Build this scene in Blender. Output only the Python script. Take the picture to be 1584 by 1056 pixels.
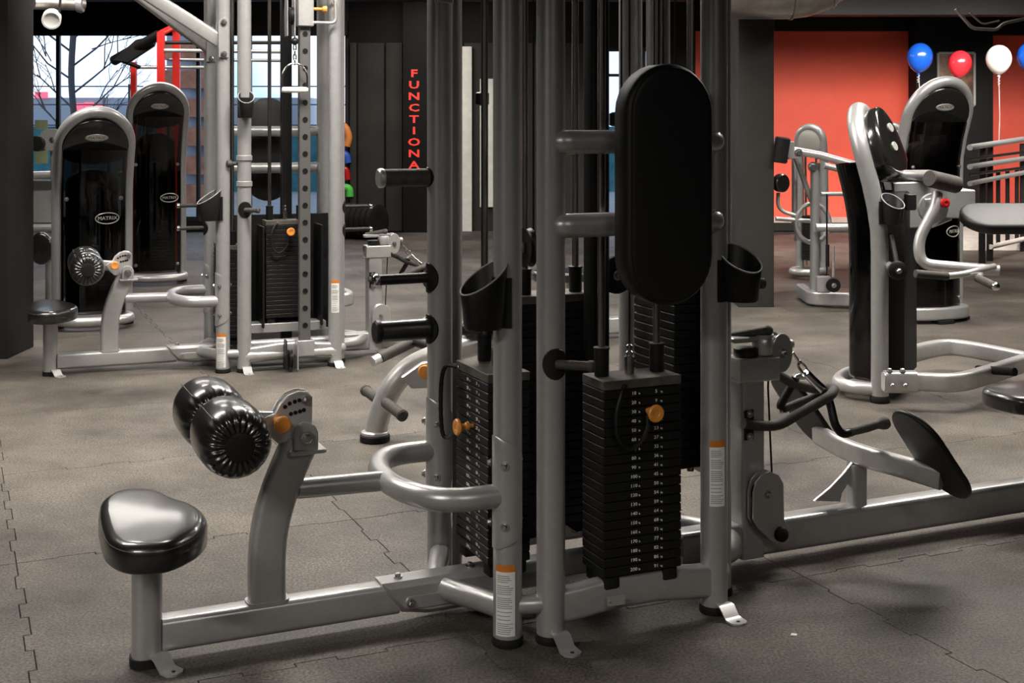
import bpy, math, random
from mathutils import Vector, Matrix
from math import pi, sin, cos, radians as R
random.seed(4)
for o in list(bpy.data.objects): bpy.data.objects.remove(o)
S = bpy.context.scene
COL = S.collection
# ------------------------------------------------------------------ camera
FPX, YH, HC = 1974.0, 190.0, 1.35           # focal length in px of a 1584x1056 frame, horizon row, lens height
cd = bpy.data.cameras.new('camera'); cam = bpy.data.objects.new('camera', cd); COL.objects.link(cam)
cam.location = (0, 0, HC); cam.rotation_euler = (pi/2, 0, 0)
cd.sensor_width = 36; cd.lens = 36*FPX/1584; cd.shift_y = -(528-YH)/1584; cd.clip_end = 300
S.camera = cam
# ------------------------------------------------------------------ world, light, exposure
S.view_settings.view_transform = 'Standard'; S.view_settings.look = 'None'
S.view_settings.exposure = 0.22; S.view_settings.gamma = 1.0; S.view_settings.use_curve_mapping = False
wd = bpy.data.worlds.new('sky'); S.world = wd; wd.use_nodes = True
nt = wd.node_tree; nt.nodes.clear()
wo = nt.nodes.new('ShaderNodeOutputWorld'); bg = nt.nodes.new('ShaderNodeBackground')
tc = nt.nodes.new('ShaderNodeTexCoord'); no = nt.nodes.new('ShaderNodeTexNoise'); cr = nt.nodes.new('ShaderNodeValToRGB')
no.inputs['Scale'].default_value = 7; no.inputs['Detail'].default_value = 6
cr.color_ramp.elements[0].position = .4; cr.color_ramp.elements[0].color = (.42, .60, .95, 1)
cr.color_ramp.elements[1].position = .62; cr.color_ramp.elements[1].color = (1, .96, .98, 1)
nt.links.new(tc.outputs['Generated'], no.inputs['Vector']); nt.links.new(no.outputs['Fac'], cr.inputs['Fac'])
nt.links.new(cr.outputs['Color'], bg.inputs['Color']); bg.inputs['Strength'].default_value = 1.7
nt.links.new(bg.outputs[0], wo.inputs[0])
def lamp(x, y, z, sx, sy, power, color=(1, .95, .88), rot=(0, 0, 0), spread=170):
    l = bpy.data.lights.new('ceiling_or_fill_lamp', 'AREA'); l.shape = 'RECTANGLE'; l.size = sx; l.size_y = sy
    l.energy = power; l.color = color; l.spread = R(spread)
    o = bpy.data.objects.new('ceiling_or_fill_lamp', l); COL.objects.link(o); o.location = (x, y, z); o.rotation_euler = rot
LAMPS = [(-2.8, 4.9, 1.6, .3, 82), (-.6, 6.0, 1.6, .3, 105), (2.3, 5.6, 1.6, .3, 80), (-3.2, 7.8, 1.6, .3, 55), (.4, 8.6, 1.6, .3, 62),
         (3.4, 7.4, 1.6, .3, 80), (-1.0, 12.2, 1.6, .3, 45), (-1.2, 14.6, 1.4, .3, 42), (2.6, 10.4, 1.6, .3, 50), (-3.3, 11.5, 2.8, 1.2, 80), (-2.6, -.4, 1.6, .3, 150), (1.4, -.6, 1.6, .3, 45)]  # entries behind the camera and nearest the far wall are added, unseen fill
for x, y, sx, sy, pw in LAMPS: lamp(x, y, 2.95, sx, sy, pw, spread=180 if y > 10.9 else 150)
for x in (3.2, 4.8, 6.9): lamp(x, 11.2, 2.70, 1.5, .45, 50, (1, .93, .86), (R(52), 0, 0), 82)      # wall washers facing the red wall

# ------------------------------------------------------------------ materials
M = {}
def mat(name, base, metal=0., rough=.5, bump=0., bscale=200., var=0., vscale=8., coat=0., spec=None, dark=None, stretch=None, emit=None):
    m = bpy.data.materials.new(name); m.use_nodes = True; M[name] = m
    n = m.node_tree; b = n.nodes['Principled BSDF']; L = n.links
    b.inputs['Base Color'].default_value = (*base, 1); b.inputs['Metallic'].default_value = metal; b.inputs['Roughness'].default_value = rough
    if coat: b.inputs['Coat Weight'].default_value = coat; b.inputs['Coat Roughness'].default_value = .12
    if spec is not None: b.inputs['Specular IOR Level'].default_value = spec
    if emit: b.inputs['Emission Color'].default_value = (*base, 1); b.inputs['Emission Strength'].default_value = emit
    t = n.nodes.new('ShaderNodeTexCoord')
    src = t.outputs['Object']
    if stretch:
        mp = n.nodes.new('ShaderNodeMapping'); mp.inputs['Scale'].default_value = stretch; L.new(src, mp.inputs['Vector']); src = mp.outputs['Vector']
    if var:
        z = n.nodes.new('ShaderNodeTexNoise'); z.inputs['Scale'].default_value = vscale; z.inputs['Detail'].default_value = 8; z.inputs['Roughness'].default_value = .62
        c = n.nodes.new('ShaderNodeValToRGB'); d = dark or tuple(x*(1-var) for x in base)
        c.color_ramp.elements[0].position = .36; c.color_ramp.elements[0].color = (*d, 1)
        c.color_ramp.elements[1].position = .66; c.color_ramp.elements[1].color = (*[min(1, x*(1+var*.5)) for x in base], 1)
        L.new(src, z.inputs['Vector']); L.new(z.outputs['Fac'], c.inputs['Fac']); L.new(c.outputs['Color'], b.inputs['Base Color'])
    if bump:
        z2 = n.nodes.new('ShaderNodeTexNoise'); z2.inputs['Scale'].default_value = bscale; z2.inputs['Detail'].default_value = 3
        bm = n.nodes.new('ShaderNodeBump'); bm.inputs['Strength'].default_value = bump; bm.inputs['Distance'].default_value = .002
        L.new(src, z2.inputs['Vector']); L.new(z2.outputs['Fac'], bm.inputs['Height']); L.new(bm.outputs['Normal'], b.inputs['Normal'])
    return m
mat('rail_steel', (.20, .195, .19), .7, .4, .05, 300)
mat('silver', (.43, .425, .42), .5, .33, .08, 500, .06, 30)
mat('silver_light', (.55, .54, .53), .6, .34, .05, 400, .08, 30)
mat('chrome', (.75, .74, .72), 1., .16, .0)
mat('steel_rod', (.36, .33, .31), 1., .25, .0)
mat('bolt_steel', (.5, .49, .48), 1., .28)
mat('black', (.008, .0078, .0078), 0, .42, .12, 300, spec=.35)
mat('black_matte', (.006, .006, .006), 0, .6, .1, 300, spec=.3)
mat('plate_iron', (.009, .0085, .008), .1, .5, .25, 260, .3, 40, spec=.35)
mat('plate_top', (.10, .09, .075), .2, .55, .2, 200, .35, 25)
mat('vinyl', (.011, .0105, .010), 0, .30, .08, 420, coat=.6)
mat('vinyl_dull', (.008, .0078, .0076), 0, .5, .22, 420, spec=.4)
mat('piping', (.09, .085, .08), 0, .4)
mat('foam_grip', (.055, .048, .042), 0, .7, .3, 300, .3, 60)
mat('rubber', (.009, .009, .009), 0, .75, .2, 200, spec=.25)
mat('orange', (.72, .27, .045), 0, .38, .03, 120, .08, 40)
mat('sticker_orange', (.55, .17, .02), 0, .5)
mat('red_knob', (.55, .015, .015), 0, .3)
mat('white_print', (.74, .73, .70), 0, .6)
mat('grey_print', (.30, .30, .29), 0, .6)
mat('red_letter', (.85, .045, .03), 0, .45, emit=.4)  # painted letters, no lamp: glow added to brighten them
mat('badge', (.62, .60, .56), .4, .3)
mat('smoke_cap', (.012, .012, .011), 0, .18, coat=.6)
mat('wall_black', (.014, .0136, .012), 0, .62, .12, 90, .15, 3, spec=.15)
mat('panel_black', (.036, .035, .031), 0, .6, .1, 90, .18, 3, spec=.15)
mat('pillar_black', (.008, .008, .0078), 0, .6, .1, 90, .1, 3, spec=.15)
mat('ceiling_black', (.012, .0115, .011), 0, .8, .1, 60, spec=.15)
mat('ceiling_beam', (.009, .0078, .0075), 0, .6, .1, 60, spec=.15)
mat('red_wall', (.70, .085, .045), 0, .65, .1, 120, .06, 3)
mat('red_paint', (.62, .025, .02), 0, .35, .04, 200)
mat('duct', (.42, .40, .37), .85, .42, .15, 40, .25, 6)
mat('window_frame', (.02, .02, .022), 0, .4)
mat('pale_strip', (.80, .80, .74), 0, .6, var=.1)
mat('skirting', (.42, .30, .26), 0, .5, var=.1)
mat('rail_grey', (.36, .36, .36), .6, .4)
mat('step_pale', (.50, .46, .42), 0, .7, .1, 60, .15, 8)
mat('bark', (.055, .05, .05), 0, .9, .3, 40)
mat('asphalt', (.16, .17, .18), 0, .9, .2, 30, .2, 3)
mat('teal', (.02, .13, .15), 0, .7, .2, 20, .4, 4)
mat('brick_far', (.40, .16, .09), 0, .8, .2, 10, .4, 3)
mat('pink_sign', (1., .10, .16), 0, .5, emit=1.1)
mat('paper_green', (.62, .72, .42), 0, .7, var=.1)
mat('balloon_blue', (.007, .065, .38), 0, .22, coat=.4)
mat('balloon_red', (.55, .022, .032), 0, .22, coat=.4)
mat('balloon_white', (.58, .56, .50), 0, .25, coat=.4)
mat('string', (.5, .48, .45), 0, .7)
mat('band_orange', (.75, .25, .06), 0, .5); mat('band_blue', (.03, .10, .5), 0, .5); mat('band_green', (.10, .6, .08), 0, .5)
mat('picture_tan', (.20, .10, .055), 0, .5, var=.85, vscale=6)
mat('car_paint', (.25, .27, .30), .3, .3)
mat('subfloor', (.012, .011, .010), 0, .9)
mat('warn_yellow', (.75, .55, .03), 0, .5)
# smoked see-through plastic
def smoke(name, col, alpha):
    m = bpy.data.materials.new(name); m.use_nodes = True; M[name] = m; n = m.node_tree; n.nodes.clear(); L = n.links
    out = n.nodes.new('ShaderNodeOutputMaterial'); tr = n.nodes.new('ShaderNodeBsdfTransparent'); tr.inputs[0].default_value = (*col, 1)
    gl = n.nodes.new('ShaderNodeBsdfGlossy'); gl.inputs['Roughness'].default_value = .06; gl.inputs[0].default_value = (1, 1, 1, 1)
    fr = n.nodes.new('ShaderNodeFresnel'); fr.inputs[0].default_value = alpha; mx = n.nodes.new('ShaderNodeMixShader')
    L.new(fr.outputs[0], mx.inputs[0]); L.new(tr.outputs[0], mx.inputs[1]); L.new(gl.outputs[0], mx.inputs[2]); L.new(mx.outputs[0], out.inputs[0])
smoke('smoked', (.30, .27, .26), 1.42)
smoke('smoked_dark', (.07, .06, .06), 1.45)
smoke('window_glass', (.86, .93, .97), 1.35)
# rubber floor: colour varies per tile and with scuffing
m = mat('rubber_floor', (.1, .1, .1), 0, .6, .35, 150, spec=.32)
n = m.node_tree; L = n.links; b = n.nodes['Principled BSDF']
g = n.nodes.new('ShaderNodeNewGeometry'); z1 = n.nodes.new('ShaderNodeTexNoise'); z1.inputs['Scale'].default_value = 1.3; z1.inputs['Detail'].default_value = 7; z1.inputs['Roughness'].default_value = .68
z2 = n.nodes.new('ShaderNodeTexNoise'); z2.inputs['Scale'].default_value = 130; z2.inputs['Detail'].default_value = 4
c1 = n.nodes.new('ShaderNodeValToRGB'); c1.color_ramp.elements[0].position = .33; c1.color_ramp.elements[0].color = (.032, .028, .024, 1)
c1.color_ramp.elements[1].position = .72; c1.color_ramp.elements[1].color = (.142, .124, .106, 1)
c2 = n.nodes.new('ShaderNodeValToRGB'); c2.color_ramp.elements[0].position = .3; c2.color_ramp.elements[0].color = (.30, .30, .30, 1); c2.color_ramp.elements[1].position = .7; c2.color_ramp.elements[1].color = (1.75, 1.72, 1.68, 1)
mx = n.nodes.new('ShaderNodeMix'); mx.data_type = 'RGBA'; mx.blend_type = 'MULTIPLY'; mx.inputs['Factor'].default_value = 1
oi = n.nodes.new('ShaderNodeObjectInfo'); mr = n.nodes.new('ShaderNodeMapRange'); mr.inputs['To Min'].default_value = .84; mr.inputs['To Max'].default_value = 1.12
m2 = n.nodes.new('ShaderNodeMix'); m2.data_type = 'RGBA'; m2.blend_type = 'MULTIPLY'; m2.inputs['Factor'].default_value = 1
L.new(g.outputs['Position'], z1.inputs['Vector']); L.new(g.outputs['Position'], z2.inputs['Vector'])
L.new(z1.outputs['Fac'], c1.inputs['Fac']); L.new(z2.outputs['Fac'], c2.inputs['Fac'])
L.new(c1.outputs[0], mx.inputs[6]); L.new(c2.outputs[0], mx.inputs[7]); L.new(mx.outputs[2], m2.inputs[6])
L.new(oi.outputs['Random'], mr.inputs['Value']); L.new(mr.outputs[0], m2.inputs[7]); L.new(m2.outputs[2], b.inputs['Base Color'])

# ------------------------------------------------------------------ mesh helpers
V = Vector
def rrect(w, h, r, n=4):
    out = []
    for cx, cy, a0 in ((w/2-r, h/2-r, 0), (-w/2+r, h/2-r, pi/2), (-w/2+r, -h/2+r, pi), (w/2-r, -h/2+r, 1.5*pi)):
        for i in range(n+1):
            a = a0+pi/2*i/n; out.append((cx+r*cos(a), cy+r*sin(a)))
    return out
def circ(r, n=20, ry=None): return [(r*cos(2*pi*i/n), (ry or r)*sin(2*pi*i/n)) for i in range(n)]
def fillet(pts, r, n=7):
    pts = [V(p) for p in pts]; out = [pts[0]]
    for a, b, c in zip(pts, pts[1:], pts[2:]):
        d1 = (a-b); d2 = (c-b); k = min(r, d1.length*.49, d2.length*.49)
        p = b+d1.normalized()*k; q = b+d2.normalized()*k
        for i in range(n+1):
            t = i/n; out.append(p*(1-t)**2+b*2*t*(1-t)+q*t*t)
    out.append(pts[-1]); return out
def spline(pts, n=6):
    p = [V(x) for x in pts]; p = [p[0]*2-p[1]]+p+[p[-1]*2-p[-2]]; out = []
    for i in range(1, len(p)-2):
        for k in range(n):
            t = k/n; a, b, c, d = p[i-1:i+3]
            out.append(.5*((2*b)+(c-a)*t+(2*a-5*b+4*c-d)*t*t+(3*b-a-3*c+d)*t**3))
    out.append(p[-2]); return out
def inset(pl, d):
    n = len(pl); out = []; area = sum(pl[i][0]*pl[(i+1) % n][1]-pl[(i+1) % n][0]*pl[i][1] for i in range(n)); s = 1 if area > 0 else -1
    for i in range(n):
        a, b, c = V(pl[i-1]), V(pl[i]), V(pl[(i+1) % n])
        e = (b-a).normalized(); f = (c-b).normalized(); n1 = V((-e.y, e.x))*s; n2 = V((-f.y, f.x))*s
        m_ = n1+n2; m_ = m_.normalized() if m_.length > 1e-6 else n1
        k = max(.5, m_.dot(n1)); out.append(tuple(b+m_*(d/k)))
    return out
def basis(d, up=(0, 0, 1)):
    d = V(d).normalized(); u = V(up)
    if abs(d.dot(u)) > .98: u = V((0, 1, 0)) if abs(d.y) < .9 else V((1, 0, 0))
    s = d.cross(u).normalized(); return s, s.cross(d).normalized(), d
class MB:
    def __init__(s, T=None): s.v = []; s.f = []; s.T = T; s.mi = []; s.cur = 0
    def add(s, vs, fs):
        n0 = len(s.v); T = s.T
        s.v += [tuple(T @ V(p)) if T else tuple(p) for p in vs]
        s.f += [tuple(i+n0 for i in f) for f in fs]; s.mi += [s.cur]*len(fs); return s
    def rings(s, rings, cap0=True, cap1=True, close=False):
        n = len(rings[0]); vs = [p for r in rings for p in r]; fs = []
        m_ = len(rings)
        for j in range(m_ if close else m_-1):
            a, b = j*n, ((j+1) % m_)*n
            for i in range(n): k = (i+1) % n; fs.append((a+i, a+k, b+k, b+i))
        if not close:
            if cap0: fs.append(tuple(range(n-1, -1, -1)))
            if cap1: fs.append(tuple(range((m_-1)*n, m_*n)))
        return s.add(vs, fs)
    def sweep(s, path, prof, up=None, caps=True, close=False, scale=None):
        P = [V(p) for p in path]; rings = []; nrm = None
        for i, p in enumerate(P):
            if close: t = (P[(i+1) % len(P)]-P[i-1]).normalized()
            else: t = (P[min(i+1, len(P)-1)]-P[max(i-1, 0)]).normalized()
            if up: sd, nn, _ = basis(t, up)
            else:
                if nrm is None: sd, nn, _ = basis(t)
                else: nn = (nrm-t*nrm.dot(t)).normalized(); sd = t.cross(nn)
                nrm = nn
            k = scale[i] if scale else 1
            rings.append([p+sd*a*k+nn*b*k for a, b in prof])
        return s.rings(rings, caps, caps, close)
    def tube(s, path, r, n=16, **k): return s.sweep(path, circ(r, n), **k)
    def rod(s, a, b, r, n=14): return s.tube([a, b], r, n)
    def lathe(s, prof, o=(0, 0, 0), d=(0, 0, 1), n=24, mod=None):
        sd, up, dd = basis(d); o = V(o); rings = []
        for j, (r, z) in enumerate(prof):
            rings.append([o+dd*(z+(mod(j, 2*pi*i/n) if mod else 0))+sd*(r*cos(2*pi*i/n))+up*(r*sin(2*pi*i/n)) for i in range(n)])
        return s.rings(rings)
    def box(s, c, size, r=.004, T=None):
        x, y, z = size; r = min(r, x*.3, y*.3, z*.3); o = rrect(x, y, r, 2); i_ = inset(o, r*.7); c = V(c)
        lay = [(i_, -z/2), (o, -z/2+r*.7), (o, z/2-r*.7), (i_, z/2)]
        rg = [[(T @ V((p[0], p[1], h)) if T else V((p[0], p[1], h)))+c for p in q] for q, h in lay]
        return s.rings(rg)
    def prism(s, out, t, o, ex, ey, ch=.002):
        ex, ey = V(ex), V(ey); ez = ex.cross(ey).normalized(); o = V(o); i_ = inset(out, ch) if ch else out
        if sum(out[i-1][0]*out[i][1]-out[i][0]*out[i-1][1] for i in range(len(out))) < 0: out = out[::-1]; i_ = i_[::-1]
        lay = [(i_, 0), (out, ch), (out, t-ch), (i_, t)] if ch else [(out, 0), (out, t)]
        return s.rings([[o+ex*p[0]+ey*p[1]+ez*h for p in q] for q, h in lay])
    def cushion(s, out, t, r, o, ex, ey, crown=.01, r0=.006):
        ex, ey = V(ex), V(ey); ez = ex.cross(ey).normalized(); o = V(o)
        if sum(out[i-1][0]*out[i][1]-out[i][0]*out[i-1][1] for i in range(len(out))) < 0: out = out[::-1]
        lay = [(inset(out, r0), 0), (out, r0)]
        for k in range(6):
            a = k/5*pi/2; lay.append((inset(out, r*(1-cos(a))+1e-5), t-r-crown+r*sin(a)))
        top = lay[-1][0]; cx = sum(p[0] for p in top)/len(top); cy = sum(p[1] for p in top)/len(top)
        for k in (.88, .7, .45, .2): lay.append(([(cx+(p[0]-cx)*k, cy+(p[1]-cy)*k) for p in top], t-crown+crown*(1-k*k)))
        return s.rings([[o+ex*p[0]+ey*p[1]+ez*h for p in q] for q, h in lay])
    def ball(s, c, r, n=14, sc=(1, 1, 1)):
        c = V(c); m_ = n//2
        return s.rings([[c+V((r*sc[0]*sin(pi*(j+.02)/(m_+.04))*cos(2*pi*i/n), r*sc[1]*sin(pi*(j+.02)/(m_+.04))*sin(2*pi*i/n), -r*sc[2]*cos(pi*(j+.02)/(m_+.04)))) for i in range(n)] for j in range(m_+1)])
    def mesh(s, name, mats, smooth=True, ang=38):
        me = bpy.data.meshes.new(name); me.from_pydata(s.v, [], s.f); me.update()
        mats = mats if isinstance(mats, (list, tuple)) else [mats]
        for x in mats: me.materials.append(M[x])
        if len(mats) > 1: me.polygons.foreach_set('material_index', s.mi)
        import bmesh as _b
        bm = _b.new(); bm.from_mesh(me); _b.ops.recalc_face_normals(bm, faces=bm.faces); bm.to_mesh(me); bm.free()
        if smooth: me.shade_smooth(); me.set_sharp_from_angle(angle=R(ang))
        return me
    def obj(s, name, mats, parent=None, smooth=True, ang=38, label=None, kind=None):
        return link(name, s.mesh(name, mats, smooth, ang), parent, label=label, kind=kind)
def link(name, me, parent=None, loc=None, rot=None, label=None, kind=None):
    o = bpy.data.objects.new(name, me); COL.objects.link(o)
    if parent is not None: o.parent = parent
    if loc is not None: o.location = loc
    if rot is not None: o.rotation_euler = rot
    if label: o['label'] = label
    if kind: o['kind'] = kind
    return o
def tag(o, label=None, cat=None, group=None, kind=None):
    if label: o['label'] = label
    if cat: o['category'] = cat
    if group: o['group'] = group
    if kind: o['kind'] = kind
    return o
def thing(name, label, cat, loc=(0, 0, 0), rz=0, group=None):
    o = bpy.data.objects.new(name, None); COL.objects.link(o); o.location = loc; o.rotation_euler = (0, 0, rz); o.empty_display_size = .1
    return tag(o, label, cat, group)
def copy_tree(o, parent=None):
    c = o.copy(); COL.objects.link(c)
    if parent: c.parent = parent
    for ch in [x for x in bpy.data.objects if x.parent == o]: copy_tree(ch, c)
    return c
_tx = {}
def text_geo(body, size, bold=0):
    k = (body, size, bold)
    if k in _tx: return _tx[k]
    cu = bpy.data.curves.new('t', 'FONT'); cu.body = body; cu.size = size; cu.align_x = 'CENTER'; cu.align_y = 'CENTER'; cu.extrude = .0006; cu.resolution_u = 2; cu.offset = bold
    ob = bpy.data.objects.new('t', cu); COL.objects.link(ob); dg = bpy.context.evaluated_depsgraph_get(); me = bpy.data.meshes.new_from_object(ob.evaluated_get(dg))
    r = ([v.co.copy() for v in me.vertices], [tuple(p.vertices) for p in me.polygons])
    bpy.data.objects.remove(ob); bpy.data.curves.remove(cu); bpy.data.meshes.remove(me); _tx[k] = r; return r
def add_text(mb, body, size, o, ex, ey, sx=1.0, bold=0):
    vs, fs = text_geo(body, size, bold); ex, ey = V(ex), V(ey); ez = ex.cross(ey); o = V(o)
    mb.add([o+ex*v.x*sx+ey*v.y+ez*v.z for v in vs], fs)
class Frame:                                  # local frame of a thing: turns a pixel plus one known local coordinate into a local point
    def __init__(s, x, y, rz): s.o = V((x, y, 0)); s.rz = rz; s.Ri = Matrix.Rotation(-rz, 3, 'Z')
    def at(s, px, py, axis, val):
        c = s.Ri @ (V((0, 0, HC))-s.o); d = s.Ri @ V(((px-792)/FPX, 1, (YH-py)/FPX)); t = (val-c[axis])/d[axis]; return c+d*t
def world_at(px, py, Y): return V(((px-792)*Y/FPX, Y, HC+(YH-py)*Y/FPX))
def ground(px, py, z=0): Y = (HC-z)*FPX/(py-YH); return V(((px-792)*Y/FPX, Y, z))
_b = MB(); _b.lathe([(.009, 0), (.0095, .002), (.0095, .003)], n=14); _b.lathe([(.0062, .003), (.0066, .0035), (.0066, .008), (.005, .0095)], n=6)
BOLT = _b.mesh('bolt', 'bolt_steel')
def bolt(parent, p, d, s=1.0, T=None):
    q = V(d).to_track_quat('Z', 'Y'); p = V(p)
    if T: p = T @ p; q = (T.to_3x3() @ V(d)).to_track_quat('Z', 'Y')
    o = link('bolt', BOLT, parent, p); o.rotation_euler = q.to_euler(); o.scale = (s, s, s); return o
def saddle(mb, c, rt, ang, Rd, th=.004):      # disc wrapped round an upright tube of radius rt, facing angle ang
    vs, fs = [], []; n = 22; rings = [0, .35, .7, .93, 1]
    ctr = V(c)
    for k, q in enumerate(rings):
        for i in range(n):
            a = 2*pi*i/n; w = Rd*q*cos(a); zz = Rd*q*sin(a); ph = ang+w/rt*.93; rr = rt+(th if q < .95 else .0005)
            vs.append(ctr+V((rr*cos(ph), rr*sin(ph), zz)))
    for k in range(len(rings)-1):
        for i in range(n): j = (i+1) % n; fs.append((k*n+i, k*n+j, (k+1)*n+j, (k+1)*n+i))
    mb.add(vs, fs)
def wrap_patch(mb, c, rt, a0, a1, zs, prof=None, th=.0012, n=10):   # sheet wrapped on a tube; prof(z01)->(lo,hi) in 0..1 of the angle
    ctr = V(c); vs, fs = [], []; m_ = len(zs)
    for j, z in enumerate(zs):
        lo, hi = prof(j/(m_-1)) if prof else (0, 1)
        for i in range(n+1):
            t = lo+(hi-lo)*i/n; a = a0+(a1-a0)*t; vs.append(ctr+V(((rt+th)*cos(a), (rt+th)*sin(a), z)))
    for j in range(m_-1):
        for i in range(n): fs.append((j*(n+1)+i, j*(n+1)+i+1, (j+1)*(n+1)+i+1, (j+1)*(n+1)+i))
    mb.add(vs, fs)

# ------------------------------------------------------------------ the setting
ANG = R(23.8)
floor = MB().box((.5, 7.6, -.021), (15.6, 17.4, .02)).obj('floor', 'subfloor', kind='structure')
TL = 1.07
def edge(t0):
    pts = []; k = 9; s_ = TL/k
    for i in range(k):
        d = .010 if i % 2 else -.010
        if i in (0, k-1): d = 0
        pts += [(i*s_+(.006 if d > 0 else (-.006 if d < 0 else 0)), d), ((i+1)*s_-(.006 if d > 0 else (-.006 if d < 0 else 0)), d)]
    return pts
e = edge(0)
outl = [(t, d) for t, d in e]+[(TL-d, t) for t, d in e]+[(t, TL+d) for t, d in e[::-1]]+[(-d, t) for t, d in e[::-1]]
cl = []
for p in outl:
    if not cl or (V(p)-V(cl[-1])).length > 1e-4: cl.append(p)
if (V(cl[0])-V(cl[-1])).length < 1e-4: cl.pop()
tm = MB(); q = inset(cl, .0009); q2 = inset(cl, .0022)
tm.rings([[V((x, y, -.011)) for x, y in q], [V((x, y, -.002)) for x, y in q], [V((x, y, 0)) for x, y in q2]])
TILE = tm.mesh('rubber_tile', 'rubber_floor', smooth=False)
ROT = Matrix.Rotation(ANG, 3, 'Z'); g0 = V((-1.245, 3.29, 0)); g1 = V((-.982, 4.151, 0))
ui, vi = (ROT.inverted() @ g0).x, (ROT.inverted() @ g1).y
for i in range(-14, 15):
    for j in range(-14, 18):
        lo = V((ui+i*TL, vi+j*TL, 0)); c = ROT @ (lo+V((TL/2, TL/2, 0)))
        if -6.9 < c.x < 7.9 and .5 < c.y < 15.7 and abs(c.x) < .46*c.y+1.2: link('rubber_tile', TILE, floor, ROT @ lo, (0, 0, ANG))
def struct(name, boxes, m, parent=None):
    b = MB()
    for x0, x1, y0, y1, z0, z1 in boxes: b.box(((x0+x1)/2, (y0+y1)/2, (z0+z1)/2), (x1-x0, y1-y0, z1-z0), .004)
    return b.obj(name, m, parent, kind=None if parent else 'structure')
WY = 16.0
struct('ceiling', [(-7.3, 8.3, -1, 17.6, 3.05, 3.2)], 'ceiling_black')
wb = struct('wall_back', [(-7.2, -6.2, WY, WY+.2, 0, 3.05), (-6.2, -2.05, WY, WY+.2, 0, .12), (-6.2, -2.05, WY, WY+.2, 2.5, 3.05), (-2.05, 1.0, WY, WY+.2, 0, 3.05),
       (1.0, 1.95, WY, WY+.2, 0, .12), (1.0, 1.95, WY, WY+.2, 2.3, 3.05), (1.95, 2.3, WY, WY+.2, 0, 3.05)], 'wall_black')
for x0, x1, d in ((-2.02, -1.94, .10), (-1.93, -1.60, .03), (-1.57, -1.37, .09), (-.60, .10, .05), (.15, .95, .03)):
    struct('wall_panel', [(x0, x1, WY-d, WY+.01, 0, 2.35)], 'panel_black', wb)
pl = struct('trim_1', [(-1.345, -.75, WY-.28, WY, 0, 3.05)], 'pillar_black')
tx = MB()
for i, ch in enumerate('FUNCTIONAL'):
    p = world_at(640.5, 114+i*17.7, WY-.283); add_text(tx, ch, .128, p, (1, 0, 0), (0, 0, 1), 1.5, .003)
tx.obj('red_lettering', 'red_letter', pl, smooth=False, label='red vertical wall lettering')
struct('trim_2', [(-3.75, -2.886, 7.3, 7.7, 0, 3.05)], 'wall_black')          # dark pillar at the left edge
struct('trim_3', [(1.66, 1.92, 9.35, 9.85, 0, 3.05)], 'panel_black')           # dark pillar right of the middle
struct('wall_left', [(-7.2, -7.0, -1, WY+.2, 0, 3.05)], 'wall_black')
struct('wall_right', [(8.0, 8.2, -1, 17.4, 0, 3.05)], 'wall_black')
struct('wall_front', [(-7.2, 8.2, -1.2, -1, 0, 3.05)], 'wall_black')
wr = struct('wall_back_right', [(2.3, 4.99, WY, WY+.2, 0, 2.5)], 'red_wall')
struct('trim_4', [(2.3, 4.99, WY-.02, WY+.2, 2.5, 3.05)], 'ceiling_black')
struct('trim_5', [(4.97, 5.92, WY-.3, WY+.2, 0, 3.05)], 'pillar_black')
b = MB(); b.prism([(5.92, 15.9), (6.30, 16.8), (6.30, 17.0), (5.85, 17.0)], 2.5, (0, 0, 0), (1, 0, 0), (0, 1, 0)); b.obj('wall_recess_side', 'red_wall', smooth=False, kind='structure')
struct('wall_recess', [(6.3, 8.0, 16.8, 17.0, 0, 2.5)], 'red_wall')
struct('trim_6', [(5.92, 8.0, 16.6, 17.2, 2.5, 3.05)], 'ceiling_black')
struct('baseboard_back', [(2.3, 4.97, WY-.03, WY, .10, .17)], 'skirting')
struct('baseboard_1', [(2.3, 4.97, WY-.05, WY, 0, .10)], 'wall_black')
struct('trim_7', [(1.95, 8.0, 13.0, 13.25, 2.45, 3.05)], 'ceiling_beam')
struct('trim_8', [(-7.0, 1.9, 13.2, 13.4, 2.62, 3.05)], 'ceiling_beam')
struct('trim_9', [(-6.2, -2.05, WY-.12, WY, 2.44, 2.62)], 'ceiling_beam')
def window(name, x0, x1, z0, z1, mull, rails):
    w = MB(); t = .05
    for a, bb in ((x0, x0+t), (x1-t, x1)): w.box(((a+bb)/2, WY+.08, (z0+z1)/2), (t, .08, z1-z0))
    for a, bb in ((z0, z0+t), (z1-t, z1)): w.box(((x0+x1)/2, WY+.08, (a+bb)/2), (x1-x0, .08, t))
    o = w.obj(name, 'window_frame', kind='structure')
    for xm in mull: MB().box((xm, WY+.08, (z0+z1)/2), (.045, .07, z1-z0-.08)).obj('mullion', 'window_frame', o)
    for zr in rails: MB().box(((x0+x1)/2, WY+.08, zr), (x1-x0-.08, .05, .035)).obj('glazing_bar', 'window_frame', o)
    xs = [x0+t]+list(mull)+[x1-t]
    for a, bb in zip(xs, xs[1:]): MB().box(((a+bb)/2, WY+.085, (z0+z1)/2), (bb-a-.03, .008, z1-z0-.09), .001).obj('pane', 'window_glass', o)
    return o
w1 = window('window_1', -6.2, -2.05, .12, 2.5, (world_at(87, 0, WY).x, -3.95, -3.3, -2.65), ())
window('window_2', 1.0, 1.95, .12, 2.3, (1.66,), (1.95,))
for (x, y, w_, h_) in ((64, 193, 20, 15), (64, 238, 20, 30)):
    p = world_at(x, y, WY+.06); k = WY/FPX
    MB().box(p, (w_*k, .003, h_*k), .0005).obj('paper_notice', 'paper_green', w1)

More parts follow.
